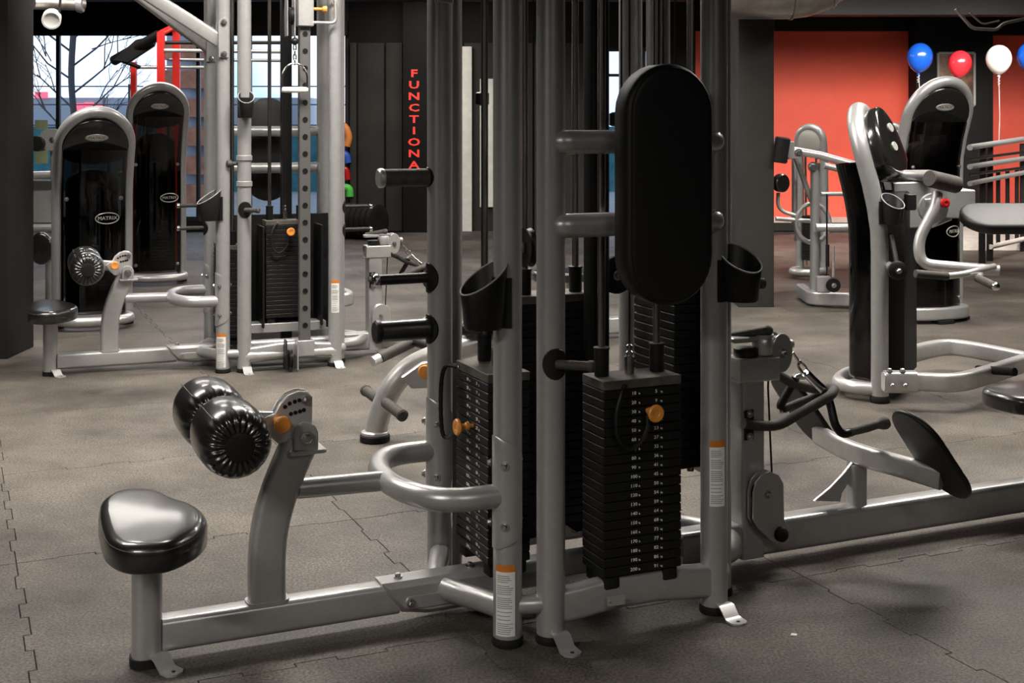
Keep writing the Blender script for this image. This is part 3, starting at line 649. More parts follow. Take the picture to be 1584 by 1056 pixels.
    for x_ in (1.80, 2.25): b = MB(); b.sweep([(x_, 0, .13), (x_, 0, .378)], rrect(.05, .05, .012), up=(0, 1, 0)); b.obj('bench_post', 'silver', root)

def row_handle(x, y, rz, label, T=None):
    t = thing('row_handle', label, 'handle', (x, y, 0), rz)
    def A(px_, py_, yy): return FA.at(px_, py_, 1, yy)
    b = MB(); P = [A(1226, 545, 0), A(1238, 562, 0)]; b.tube(P, .0045, 8); b.obj('cable_end', 'chrome', t)
    b = MB(); b.tube(fillet([A(1236, 558, .006), A(1246, 566, .012), A(1250, 578, .006), A(1243, 578, -.006), A(1234, 566, -.004), A(1236, 558, .006)], .012, 4), .004, 8); b.obj('carabiner', 'chrome', t)
    b = MB(); b.tube([A(1246, 576, 0), A(1258, 588, 0), A(1276, 605, 0)], .014, 12); b.obj('swivel_shank', 'chrome', t)
    b = MB(); b.tube(fillet([A(1232, 582, .05), A(1225, 596, .07), A(1206, 628, .085), A(1212, 634, .085)], .02, 5), .0135, 12); b.obj('handle_arm', 'black', t)
    b = MB(); b.tube(fillet([A(1274, 602, 0), A(1284, 622, -.03), A(1291, 656, -.055), A(1302, 672, -.06), A(1318, 668, -.06)], .02, 6), .0135, 12); b.obj('handle_arm', 'black', t)
    b = MB(); b.tube(fillet([A(1246, 582, .03), A(1232, 582, .05), A(1226, 594, .06)], .02, 4), .010, 12); b.obj('cross_bar', 'chrome', t)
    for p, q in ((A(1211, 633, .085), A(1262, 613, .07)), (A(1313, 669, -.06), A(1364, 655, -.075))):
        b = MB(); d = (q-p).normalized(); ln = (q-p).length; b.lathe([(.011, 0), (.0135, .004), (.0125, .02), (.0145, ln*.5), (.0125, ln*.85), (.019, ln), (.021, ln+.012), (.017, ln+.022), (.006, ln+.026)], p, d, 18); g_ = b.obj('hand_grip', 'foam_grip', t)
        b = MB(); b.lathe([(.0115, -.018), (.012, -.015), (.012, 0), (.0115, .002)], p, d, 16); b.obj('grip_ferrule', 'chrome', t)
    return t

def frame_core(root, rx=.335):
    for x, y in ((-.36, -.25), (-.36, .25), (-.25, -.28), (.25, -.28), (-.31, .30), (.31, .30), (rx, -.17), (rx, .17)): upright(root, x, y)
    b = MB(); b.sweep([(.03, .0, .12), (.03, .0, 2.25)], rrect(.06, .06, .01), up=(0, 1, 0)); b.obj('centre_post', 'black', root)
    b = MB(); b.sweep([(-.25, -.28, .088), (-.18, -.285, .094), (-.06, -.29, .108), (.06, -.29, .108), (.18, -.285, .094), (.25, -.28, .088)], rrect(.05, .088, .016), up=(0, 0, 1)); b.obj('front_beam', 'silver', root)
    for pts in ([(-.36, -.25, .10), (-.305, -.272, .10), (-.25, -.28, .10)], [(.25, -.28, .09), (.30, -.24, .09), (rx, -.17, .09)], [(-.36, .25, .10), (-.34, .29, .10), (-.31, .30, .10)], [(.31, .30, .09), (.34, .25, .09), (rx, .17, .09)]):
        b = MB(); b.tube(spline(pts, 6), .024, 18); b.obj('corner_link', 'silver', root)
    b = MB(); b.sweep([(-.31, .30, .09), (.31, .30, .09)], rrect(.05, .08, .014), up=(0, 0, 1)); b.obj('rear_beam', 'silver', root)
    b = MB(); b.sweep(spline([(rx, -.17, .345), (.375, -.10, .345), (.375, .10, .345), (rx, .17, .345)], 5), rrect(.05, .075, .014), up=(0, 0, 1)); b.obj('row_cross_beam', 'silver', root)
    b = MB(); b.sweep(spline([(rx, -.17, .10), (.42, -.12, .10), (.47, 0, .10), (.42, .12, .10), (rx, .17, .10)], 5), circ(.028, 18), up=(0, 0, 1)); b.obj('row_yoke', 'silver', root)
    b = MB(); b.sweep([(-.36, 0, .09), (.40, 0, .09)], rrect(.06, .06, .01), up=(0, 0, 1)); b.obj('floor_spine', 'silver', root)
    for z in (2.2,):
        for a, c_ in (((-.36, -.25), (rx, -.17)), ((-.36, .25), (rx, .17)), ((-.25, -.28), (.25, -.28)), ((-.31, .30), (.31, .30)), ((-.36, -.25), (-.36, .25)), ((rx, -.17), (rx, .17))):
            b = MB(); b.sweep([(*a, z), (*c_, z)], rrect(.05, .07, .012), up=(0, 0, 1)); b.obj('top_rail', 'silver', root)

def serial_plate(root):
    b = MB(); b.prism(rrect(.052, .026, .004), .002, (-.085, -.3325, .098), (1, -.05, 0), (0, 0, 1), .0005); o = b.obj('serial_plate', 'silver_light', root)
    for x in (-.020, .020): b = MB(); b.ball((-.085+x, -.335, .098), .003, 8); b.obj('rivet', 'bolt_steel', o)
gym = thing('multi_station_gym', 'large near silver gym tower with roller pads and a tall black back pad', 'gym machine', (.217, 3.686, 0), ANG)
frame_core(gym); left_station(gym); low_row(gym)
pad_station(gym, None); serial_plate(gym)
stack(gym, 0, -.285+PD/2-.04, 0, .158, lany=1)
stack(gym, -.36+PD/2, 0, -pi/2, .158, pin=5, lany=2)
stack(gym, .345-PD/2, 0, pi/2*-1, .385, n=20, numbers=False, pin=None)
stack(gym, -.02, .30-PD/2-.02, pi, .15, n=27, numbers=False, pin=None)
b = MB(); b.box((.36, .0, .64), (.012, .30, .52)); b.obj('stack_shroud', 'black_matte', gym)
foot_bracket(gym, -.25, -.28, .12, -1); foot_bracket(gym, .25, -.28, .12, -1)
sticker(gym, -.36, -.25, -2.16, .032, .215, .70); sticker(gym, .25, -.28, -1.88, .30, .48, .58)
cup(gym, -.36, -.25, pi+.28, .885, 1.12); cup(gym, .25, -.28, -.75, .915, 1.0, -1.5)
peg(gym, -.25, -.28, -1.62, .727, .088, .0125, .041, 'foam_grip', 0, 'foam_grip', -.72)
peg(gym, .25, -.28, .12, .895, .13, .0125, .030, 'foam_grip', 0, 'foam_grip')
peg(gym, -.36, .25, pi+.0, .895, .155, .0155, .046, 'black'); peg(gym, -.36, .25, pi, .745, .15, .031, .046, 'vinyl', 0, 'black')
peg(gym, -.36, .25, pi+.0, 1.19, .14, .026, .03, 'foam_grip', 0, 'silver_light')
# pulleys and cables inside the tower
for x, y, z, d in ((-.27, .10, .80, (0, 1, 0)), (-.20, -.02, 1.0, (1, 0, 0)), (.12, .05, .9, (0, 1, 0))):
    b = MB(); b.lathe([(.03, -.009), (.055, -.011), (.05, 0), (.055, .011), (.03, .009)], (x, y, z), d, 26); o = b.obj('inner_pulley', 'black', gym); bolt(gym, V((x, y, z))-V(d)*.011, -V(d), 1.6)
    b = MB(); b.rod((x+.02, y, z), (x+.02, y, 2.2), .003, 8); b.obj('lift_cable', 'black', gym)
for x, y, z, m_ in ((-.27, .14, 1.42, 'silver'), (.02, -.14, 1.36, 'black')):
    b = MB(); b.lathe([(.012, -.02), (.02, -.016), (.02, .016), (.012, .02)], (x, y, z)); b.obj('cable_stop', 'black', gym)
row_handle(.217, 3.686, ANG, 'black and chrome double row handle resting on the near tower, right side')

# ------------------------------------------------------------------ the second gym tower, further back on the left
A2 = R(20.8); C2 = V((-1.318, 7.273, 0)); F2 = Frame(C2.x, C2.y, A2)
gy2 = thing('multi_station_gym', 'farther silver gym tower at left with a punched cable rail and slanting boom arms', 'gym machine', C2, A2)
frame_core(gy2, .292); left_station(gy2); low_row(gy2); pad_station(gy2, Tz(pi), .31)
stack(gy2, -.0, -.13, 0, .27, n=21, numbers=False, pin=1, lany=1)
b = MB(); b.box((-.135, -.12, .50), (.012, .20, .56)); b.obj('stack_shroud', 'black', gy2); b = MB(); b.box((.19, -.12, .50), (.012, .20, .56)); b.obj('stack_shroud', 'black', gy2)
b = MB(); b.box((0, .02, .50), (.56, .012, .66)); b.obj('rear_shroud', 'black_matte', gy2)
stack(gy2, -.36+PD/2, 0, -pi/2, .158, numbers=False, pin=None)
foot_bracket(gy2, -.25, -.28, .12, -1); foot_bracket(gy2, .25, -.28, .12, -1)
sticker(gy2, -.36, -.25, -2.0, .032, .215, .70); sticker(gy2, .25, -.28, -1.75, .30, .48, .58)
cup(gy2, -.36, -.25, pi+.28, .885, 1.12); cup(gy2, -.25, -.28, -1.6, 1.43, .95, -1.7)
peg(gy2, -.25, -.28, -1.6, .88, .08, .0125, .045, 'foam_grip', 0, 'foam_grip', -.8)
for z in (.745, .875): peg(gy2, -.36, .25, pi, z, .14, .011, .044, 'foam_grip'); peg(gy2, .292, -.17, 0, z, .15, .011, .044, 'black')
for z in (1.02, 1.16): b = MB(); b.lathe([(RT, -.015), (RT+.006, -.012), (RT+.006, .012), (RT, .015)], (-.25, -.28, z), n=24); b.obj('slide_collar', 'silver', gy2)
b = MB(); b.lathe([(.010, 0), (.012, .03), (.020, .034), (.020, .055), (.010, .06)], (-.25-RT, -.28, 1.13), (-1, -.1, 0)); b.obj('collar_knob', 'foam_grip', gy2)
ur = F2.at(471, 400, 1, -.30).x                                            # punched rail with sliding pulley carriage
b = MB(); b.sweep([(ur, -.295, .13), (ur, -.295, 2.25)], rrect(.062, .045, .006), up=(0, 1, 0)); rl = b.obj('punched_rail', 'rail_steel', gy2)
for k in range(22):
    z = .24+k*.094; b = MB(); b.lathe([(.013, 0), (.015, .001), (.015, .002), (.009, .002), (.009, .0005)], (ur, -.3185, z), (0, -1, 0), 14); b.obj('pin_hole', 'black', rl)
b = MB(); b.box((ur, -.295, .115), (.10, .07, .085)); b.obj('rail_clamp', 'silver', gy2)
b = MB(); b.tube([(-.25, -.29, .085), (.25, -.29, .085)], .029, 20); b.obj('lower_crossbar', 'silver_light', gy2)
b = MB(); b.tube([(-.25, -.19, .13), (.25, -.19, .13)], .024, 16); b.obj('rear_crossbar', 'silver', gy2)
b = MB(); b.box((0, -.13, .215), (.44, .12, .05)); b.obj('stack_base', 'silver', gy2)
uc = ur-.09
for dx in (-.03, .03): b = MB(); b.prism([(-.05, -.06), (.05, -.06), (.055, .05), (.02, .10), (-.04, .10)], .006, (uc+dx, -.36, .075), (0, 1, 0), (0, 0, 1), .001); b.obj('low_pulley_cheek', 'silver' if dx > 0 else 'black', gy2)
b = MB(); b.lathe([(.03, -.008), (.05, -.01), (.044, 0), (.05, .01), (.03, .008)], (uc, -.36, .07), (1, 0, 0), 22); b.obj('low_pulley', 'black', gy2)
b = MB(); b.box((ur, -.31, 1.96), (.085, .075, .16)); cg = b.obj('pulley_carriage', 'silver_light', gy2)
b = MB(); b.tube(fillet([(ur+.04, -.34, 2.04), (ur+.16, -.35, 2.04), (ur+.165, -.35, 1.90), (ur+.04, -.34, 1.90)], .03, 5), .009, 10); b.obj('carriage_handle', 'silver_light', gy2)
b = MB(); b.lathe([(.009, 0), (.009, .05), (.016, .054), (.02, .075), (.012, .08)], (ur+.04, -.33, 1.975), (1, -.1, 0)); b.obj('carriage_knob', 'orange', gy2, label='orange carriage knob')
for dx in (-.115, -.075): b = MB(); b.prism([(-.045, -.13), (.03, -.13), (.045, .0), (.03, .08), (-.045, .08)], .005, (ur+dx, -.36, 1.95), (0, 1, 0), (0, 0, 1), .001); b.obj('carriage_cheek', 'silver_light', gy2)
b = MB(); b.lathe([(.03, -.01), (.05, -.013), (.044, 0), (.05, .013), (.03, .01)], (ur-.093, -.37, 1.93), (1, 0, 0), 22); b.obj('carriage_pulley', 'black', gy2)
b = MB(); b.rod((uc-.0, -.13, 2.2), (uc, -.13, .85), .004, 8); b.obj('lift_cable', 'black', gy2)
row_handle(C2.x, C2.y, A2, 'smaller looking double row handle on the farther tower, left of the near column')
# stirrup handle hanging from the carriage
p = F2.at(456, 100, 1, -.37); p.x = F2.at(456, 100, 1, -.37).x
t = thing('stirrup_handle', 'chrome stirrup handle with a pale grip hanging on a cable from the punched rail', 'handle', C2, A2)
zt_ = F2.at(456, 98, 1, -.37).z; zb = F2.at(456, 139, 1, -.37).z; hw = .068
P = [V((p.x-hw, -.37, zb))]+[V((p.x+hw*cos(a), -.37, zb+.065+(zt_-zb-.065)*sin(a))) for a in [pi-pi*i/16 for i in range(17)]]+[V((p.x+hw, -.37, zb))]
b = MB(); b.tube(P, .0055, 10); b.obj('stirrup', 'chrome', t)
b = MB(); b.lathe([(.008, -.072), (.014, -.07), (.0155, -.06), (.0165, 0), (.0155, .06), (.014, .07), (.008, .072)], (p.x, -.37, zb), (1, 0, 0), 18); b.obj('grip', 'pale_strip', t)
b = MB(); b.rod((p.x, -.37, zt_+.12), (p.x, -.37, 1.93), .004, 8); b.obj('cable', 'black', t); b = MB(); b.ball((p.x, -.37, zt_+.12), .021); b.obj('cable_ball', 'black', t)
for k in range(4):
    b = MB(); q = V((p.x, -.37, zt_+.008+k*.026)); ax_ = (V((1, 0, 0)) if k % 2 else V((0, 1, 0))); b.tube([q+ax_*(.008*cos(a))+V((0, 0, .017*sin(a))) for a in [2*pi*i/12 for i in range(12)]], .0035, 6, close=True); b.obj('chain_link', 'chrome', t)

# ------------------------------------------------------------------ hooped weight-stack towers
def tower(root, T, w=.52, ht=1.66, lean=.10, zl=.85, bulge=.07, base='tube', cap='smoke_cap', badges=True, shield=True, r=.038, off=.05, badge_z=.72, badge_x=.08, rear=False, pw=2, glass='smoked', back=False):
    yl = lambda z: -lean*(max(0, z-zl)/(ht-zl))**1.5
    hw = w/2-r; zc = ht-r-hw
    pts = [(-hw, 0, .03+k*.1*(zc-.03)) for k in range(11)]; L_ = [V((x, yl(z), z)) for x, y, z in pts]
    arc = [V((-hw*cos(a), yl(zc+hw*sin(a)), zc+hw*sin(a))) for a in [pi*i/24 for i in range(1, 24)]]
    P = L_+arc+[V((-q.x, q.y, q.z)) for q in L_[::-1]]
    b = MB(T); b.tube(P, r, 20); b.obj('hoop_frame', 'silver', root)
    hi = hw+r*.15; zb_ = zc-.02; sl = (yl(ht)-yl(zc))/(ht-zc); ey = V((0, sl, 1)).normalized()
    out = [(hi*cos(a), hi*sin(a)*1.0) for a in [pi*i/18 for i in range(19)]]+[(-hi, -.05), (-hi*.6, -.10), (0, -.12), (hi*.6, -.10), (hi, -.05)]
    b = MB(T); b.cushion(out, .075, .022, V((0, yl(zc)+.03, zc)), (1, 0, 0), ey, .012); c_ = b.obj('top_cap', cap, root, ang=60)
    n_ = V((1, 0, 0)).cross(ey)
    if badges:
        o = V((0, yl(zc)+.03, zc))+ey*(hi*.45)+n_*.0735
        b = MB(T); b.prism([(.072*cos(a), .026*sin(a)) for a in [2*pi*i/28 for i in range(28)]], .005, o, (1, 0, 0), ey, .001); k = b.obj('badge', 'badge', root)
        b = MB(T); b.tube([o+V((1, 0, 0))*(.066*cos(a))+ey*(.021*sin(a))+n_*.005 for a in [2*pi*i/28 for i in range(28)]], .0014, 5, close=True); add_text(b, 'MATRIX', .026, o+n_*.0052, (1, 0, 0), ey, 1.15); b.obj('badge_lettering', 'black', k, smooth=False)
    if shield:
        zs = [.09+(zc-.03-.09)*k/10 for k in range(11)]; sw = hw-r*.5
        def ring(z, d=0):
            o_ = []
            for k in range(15): u_ = -1+2*k/14; o_.append(V((u_*(sw-d), yl(z)-off-bulge*(1-abs(u_)**pw)+d, z)))
            for k in range(15): u_ = 1-2*k/14; o_.append(V((u_*(sw-d), yl(z)-off-bulge*(1-abs(u_)**pw)+d+.006, z)))
            return o_
        b = MB(T); b.rings([ring(z) for z in zs]); sh = b.obj('smoked_shield', glass, root, ang=30)
        if badges:
            zz = badge_z; yb = lambda x: yl(zz)-off-bulge*(1-abs(x/sw)**pw)-.003
            b = MB(T); b.tube([V((badge_x+.078*cos(a), yb(badge_x+.078*cos(a)), zz+.036*sin(a))) for a in [2*pi*i/32 for i in range(32)]], .003, 6, close=True)
            dx_ = (yb(badge_x+.05)-yb(badge_x-.05))/.1; add_text(b, 'MATRIX', .034, (badge_x, yb(badge_x)-.002, zz), V((1, dx_, 0)).normalized(), (0, 0, 1), 1.1); b.obj('shield_badge', 'badge', sh, smooth=False)
        for x in (-sw*.85, sw*.85):
            for z in (.16, zl): bolt(root, (x, yl(z)-off-bulge*.28-.004, z), (0, -1, 0), 1.5, T)
    b = MB(T)
    for k in range(15): b.box((0, .0, .16+k*.026), (w*.46, .12, .024), .002)
    b.obj('weight_stack', 'plate_iron', root, kind='stuff')
    for sx in (-1, 1): b = MB(T); b.rod((sx*w*.17, 0, .1), (sx*w*.17, yl(zc), zc), .010, 10); b.obj('guide_rod', 'steel_rod', root)
    if shield:
        hs = hw*.72; zt2 = zc-.26; o2 = [(-hs, .10), (hs, .10)]+[(hs*cos(a), zt2+.10*sin(a)) for a in [pi*i/16 for i in range(17)]]
        b = MB(T); b.prism(o2, .15, (0, .10, 0), (1, 0, 0), (0, 0, 1), .012); b.obj('stack_cover', 'black_matte', root)
    if back:
        b = MB(T); b.cushion(out, .10, .02, V((0, yl(zc)+.02, zc)), (-1, 0, 0), ey, .01); k = b.obj('user_cap', cap, root, ang=60); n2 = V((-1, 0, 0)).cross(ey)
        for e_, f_ in ((-.02, .52), (.03, .12)): b = MB(T); b.prism([(.055*cos(a), .024*sin(a)) for a in [2*pi*i/26 for i in range(26)]], .004, V((e_, yl(zc)+.02, zc))+ey*(hi*f_)+n2*.099, (-1, 0, 0), ey, .001); b.obj('badge', 'badge', k)
    if rear:
        b = MB(T); b.box((0, .09, .62), (w-.12, .012, 1.05)); b.obj('rear_shroud', 'black', root)
    b = MB(T)
    if base == 'tube': b.tube(spline([(-hw, 0, .06), (-hw*.98, -.14, .06), (-hw*.6, -.22, .06), (0, -.24, .06), (hw*.6, -.22, .06), (hw*.98, -.14, .06), (hw, 0, .06)], 5), .032, 16); b.obj('base_tube', 'silver_light', root)
    else:
        b.sweep(spline([(-hw, .02, .065), (-hw*.9, -.10, .065), (0, -.155, .065), (hw*.9, -.10, .065), (hw, .02, .065)], 6), rrect(.06, .085, .016), up=(0, 0, 1)); b.obj('base_slab', 'silver', root)
        for x, y in ((-hw, .05), (0, -.15), (hw*.95, -.03)): b = MB(T); b.box((x, y, .012), (.12, .09, .024)); b.obj('rubber_foot', 'rubber', root)
    for x in (-hw, hw): b = MB(T); b.lathe([(r+.004, 0), (r+.006, .004), (r+.006, .02), (r, .034)], (x, 0, 0), n=22); b.obj('rubber_foot', 'rubber', root)
def hooped(name, label, px, Y, rz, **k):
    X = (px-792)*Y/FPX; t = thing(name, label, 'gym machine', (X, Y, 0), rz); tower(t, None, **k); return t
t1 = hooped('selectorized_machine', 'hooped black shield machine at left, lower and nearer of the pair', 143, 8.5, R(26), ht=1.46, lean=.26, zl=.85, rear=False)
b = MB(); b.tube(fillet([(-.20, .02, .06), (-.25, .6, .06), (.0, .9, .06)], .1), .035, 14); b.obj('rear_base_tube', 'silver', t1)
t2 = hooped('selectorized_machine', 'hooped black shield machine at left, taller and farther of the pair', 240, 10.8, R(26), ht=1.69, lean=.26, zl=1.0, badge_x=.1)
b = MB(); b.tube([(-.2, .05, .9), (-.2, .5, .9)], .03); b.obj('lever_arm', 'silver', t2)

# fragment of a cam machine beside the left dark pillar
def WP(root, pts, Y): return [world_at(a, c_, Y)-root.location for a, c_ in pts]
t = thing('cam_machine', 'grey cam machine half hidden behind the dark pillar at far left', 'gym machine', (-3.55, 9.8, 0))
q = WP(t, [(82, 216)], 9.8)[0]
b = MB(); b.prism([(.105*cos(a)*(1+.12*cos(3*a)), .085*sin(a)) for a in [2*pi*i/30 for i in range(30)]], .02, q, (1, 0, 0), (0, 0, 1)); b.obj('cam_plate', 'silver', t); bolt(t, q+V((0, -.022, 0)), (0, -1, 0), 2)
q2 = WP(t, [(60, 222)], 9.8)[0]; b = MB(); b.lathe([(.05, -.06), (.06, -.05), (.06, .05), (.05, .06)], q2, (0, 1, 0)); b.obj('roller', 'black', t)
b = MB(); b.tube(WP(t, [(84, 228), (84, 268), (88, 300)], 9.85), .03, 14); b.obj('cam_post', 'silver', t)
b = MB(); b.tube(WP(t, [(30, 272), (96, 270)], 9.9), .032, 14); b.obj('cross_tube', 'silver_light', t)
a, c_ = WP(t, [(40, 278), (95, 345)], 10.0); b = MB(); b.box((a+c_)/2, (abs(c_.x-a.x), .04, abs(a.z-c_.z)), .02); b.obj('side_panel', 'silver', t)
b = MB(); b.tube(WP(t, [(30, 352), (98, 352)], 9.9), .03, 14); b.obj('cross_tube', 'silver_light', t)
b = MB(); b.tube(WP(t, [(30, 352), (40, 450)], 9.9)[:1]+[WP(t, [(36, 452)], 9.9)[0]], .035, 14); b.obj('leg', 'silver', t)
q = WP(t, [(64, 384)], 9.3)[0]; b = MB(); b.cushion([(.09*cos(a), .12*sin(a)) for a in [2*pi*i/24 for i in range(24)]], .09, .03, q+V((0, .05, 0)), (1, 0, 0), (0, 0, 1)); b.obj('knee_pad', 'vinyl', t)
b = MB(); b.tube([q+V((0, .05, 0)), q+V((-.1, .5, -.1))], .025, 12); b.obj('pad_arm', 'silver', t)
b = MB(); z0_ = q.z+V(t.location).z; b.tube([q+V((-.05, .3, -.05)), V((q.x-.05, q.y+.3, .0))], .03, 12); b.obj('leg', 'silver', t)

# red training rig in front of the window
t = thing('training_rig', 'tall red training rig with black bars in front of the left window', 'training frame', (-3.6, 12.6, 0))
for px, Y, y0, w_ in ((207, 12.9, 96, .055), (249, 12.2, 50, .065), (273, 12.5, 36, .065), (441, 12.9, 82, .065)):
    a = world_at(px, y0, Y)-t.location; b = MB(); b.sweep([(a.x, a.y, 0), (a.x, a.y, a.z)], rrect(w_, w_, .006), up=(0, 1, 0)); b.obj('upright', 'red_paint', t)
for (p0, Y0), (p1, Y1), r_, m_ in ((((176, 94), 12.6), ((246, 54), 12.3), .05, 'black'), (((178, 90), 12.6), ((216, 104), 12.8), .02, 'black'), (((205, 104), 12.9), ((330, 104), 12.9), .018, 'silver_light'), (((246, 66), 12.3), ((450, 66), 12.6), .018, 'black'),
        (((250, 78), 12.2), ((450, 80), 12.6), .02, 'silver_light'), (((262, 92), 12.5), ((450, 94), 12.7), .016, 'silver_light'), (((248, 52), 12.2), ((272, 40), 12.5), .03, 'red_paint')):
    b = MB(); b.tube([world_at(*p0, Y0)-t.location, world_at(*p1, Y1)-t.location], r_, 10); b.obj('crossbar', m_, t)
ot = [world_at(a, c_, 12.45)-t.location for a, c_ in ((176, 94), (212, 62), (246, 54), (240, 72), (200, 98))]
b = MB(); b.prism([(p.x, p.z) for p in ot], .05, (0, ot[0].y, 0), (1, 0, 0), (0, 0, 1), .008); b.obj('canopy_pad', 'black', t)

# ------------------------------------------------------------------ machines on the right
m3 = thing('selectorized_machine', 'silver hooped machine at right seen from its side with bent handle arm', 'gym machine', (1.89, 6.38, 0))
T3 = Tz(R(-118)); tower(m3, T3, w=.56, ht=1.455, lean=.17, zl=.78, bulge=.15, off=.03, r=.042, badges=True, badge_x=0, rear=False, pw=6, glass='smoked_dark', back=True)
def W3(px, py, Y): return world_at(px, py, Y)-m3.location
def G3(px, py, z): return ground(px, py, z)-m3.location
b = MB(); b.sweep(spline([G3(1366, 590, .14), G3(1420, 590, .14), G3(1480, 591, .14), G3(1535, 577, .14), G3(1600, 556, .14)], 6), rrect(.06, .085, .016), up=(0, 0, 1)); b.obj('base_beam', 'silver_light', m3)
b = MB(); b.sweep(spline([G3(1384, 557, .14), G3(1420, 545, .14), G3(1462, 537, .14), G3(1505, 541, .14), G3(1600, 560, .14)], 6), rrect(.06, .085, .016), up=(0, 0, 1)); b.obj('base_beam', 'silver_light', m3)
b = MB(); b.sweep([G3(1369, 590, .14), G3(1416, 590, .14)], rrect(.068, .10, .016), up=(0, 0, 1)); b.obj('beam_sleeve', 'silver_light', m3)
for px, py in ((1376, 593), (1396, 593)): q = G3(px, py, .135); bolt(m3, q+V((0, -.036, 0)), (0, -1, 0), 1.6); bolt(m3, q+V((0, 0, .056)), (0, 0, 1), 1.6)
q = G3(1392, 557, .14); bolt(m3, q+V((0, -.034, 0)), (0, -1, 0), 1.6)
b = MB(); b.tube([W3(1512, 571, 6.2), W3(1570, 575, 6.0)], .02, 12); b.obj('foot_peg', 'rubber', m3)
cupT = m3
p = V((T3 @ V((.238, 0, 0)))); cup(m3, p.x, p.y, -.8, W3(1375, 332, 6.05).z, .95, -1.3)
q = W3(1388, 418, 5.95); b = MB(); b.lathe([(.038, -.012), (.044, -.006), (.044, .012), (.036, .018), (.012, .02)], q, (0, -1, 0), 24); b.obj('guide_pulley', 'black', m3); bolt(m3, q+V((0, -.02, 0)), (0, -1, 0), 1.6)
b = MB(); b.rod(q, q+V((.03, .3, 0)), .02); b.obj('pulley_axle', 'silver', m3)
q1 = W3(1378, 362, 6.15); b = MB(); b.tube([q1, W3(1390, 420, 6.0)], .012, 8); b.obj('drive_belt', 'black', m3)
# arm housing
b = MB(); b.tube([W3(1372, 272, 6.45), W3(1440, 272, 6.3)], .030, 18); b.obj('arm_rail', 'silver_light', m3)
b = MB(); o_ = [W3(a, c_, 6.35) for a, c_ in ((1378, 282), (1440, 280), (1470, 300), (1470, 340), (1440, 352), (1384, 352))]; b.prism([(p.x, p.z) for p in o_], .03, (0, o_[0].y, 0), (1, 0, 0), (0, 0, 1), .006); b.obj('housing_plate', 'silver', m3)
a, c_ = W3(1462, 293, 6.2), W3(1506, 337, 6.2); b = MB(); b.box(((a.x+c_.x)/2, a.y+.10, (a.z+c_.z)/2), (c_.x-a.x, .26, a.z-c_.z), .008); b.obj('housing_box', 'silver', m3)
b = MB(); b.lathe([(.036, -.003), (.041, .002), (.041, .20), (.036, .205)], W3(1438, 276, 5.98), V((.80, .55, -.17)), 26); b.obj('roller_pad', 'foam_grip', m3)
q = W3(1443, 322, 6.12); b = MB(); b.lathe([(.05, -.012), (.07, -.014), (.074, 0), (.07, .014), (.05, .012)], q, (0, 1, 0), 30); b.obj('pivot_disc', 'silver', m3)
b = MB(); b.tube([q+V((-.06, -.06, .03)), q+V((.04, -.06, .035))], .020, 14); b.obj('pivot_cross', 'silver_light', m3)
b = MB(); b.tube(fillet([W3(1450, 300, 6.04), W3(1446, 322, 6.0), W3(1420, 372, 5.98), W3(1424, 408, 5.96), W3(1460, 412, 5.94), W3(1545, 418, 5.9)], .14, 10), .026, 20); b.obj('swing_arm', 'silver_light', m3)
b = MB(); q = W3(1461, 314, 6.0); b.lathe([(.010, .06), (.012, .02), (.020, .016), (.024, 0), (.022, -.012), (.012, -.016), (.001, -.012)], q, (-.25, 1, 0), 22); b.obj('release_knob', 'red_knob', m3, label='red release knob')
b = MB(); b.tube(spline([W3(1464, 427, 5.75), W3(1490, 424, 5.75), W3(1515, 418, 5.78), W3(1538, 412, 5.85)], 5), .015, 14); b.obj('handle_bar', 'silver_light', m3)
b = MB(); b.rod(W3(1416, 423, 5.72), W3(1466, 427, 5.75), .0185, 16); b.obj('handle_grip', 'foam_grip', m3)
b = MB(); b.rod(W3(1520, 418, 5.85), W3(1514, 430, 5.72), .014); b.obj('handle_bar', 'silver_light', m3)
b = MB(); b.rod(W3(1512, 430, 5.72), W3(1540, 443, 5.6), .0185, 16); k = b.obj('handle_grip', 'foam_grip', m3)
b = MB(); q = W3(1540, 443, 5.6); b.ball(q, .019); b.obj('grip_end', 'chrome', k)
b = MB(); q = W3(1408, 312, 6.2); b.box(q, (.05, .05, .08), .008); b.obj('stop_block', 'black', m3)
# tilted pad at the right edge
ctr = W3(1590, 330, 6.0); out = [(.45, .13), (.45, -.13)]+[(-.20+.0-.115*sin(a), -.13*cos(a)) for a in [pi*i/14 for i in range(15)]]
ey = V((0, cos(R(21)), sin(R(21)))); b = MB(); b.cushion([(x, y) for x, y in out], .055, .018, ctr+V((0, .01, -.045)), (1, 0, 0), ey, .006); b.obj('chest_pad', 'vinyl_dull', m3, ang=60)
b = MB(); b.tube([ctr+V((.10, .0, -.05)), V((ctr.x+.10, ctr.y+.10, .14))], .03, 14); b.obj('pad_post', 'silver', m3)

m4 = hooped('selectorized_machine', 'tall smoked shield machine facing forward, in front of the black poster pillar', 1436, 8.74, R(20), w=.56, ht=1.665, lean=.22, zl=1.05, base='slab', badge_z=.615, badge_x=.11, bulge=.10, rear=True)
b = MB(); b.tube([(.02, .3, 1.0), (.5, .3, 1.0)], .02); 
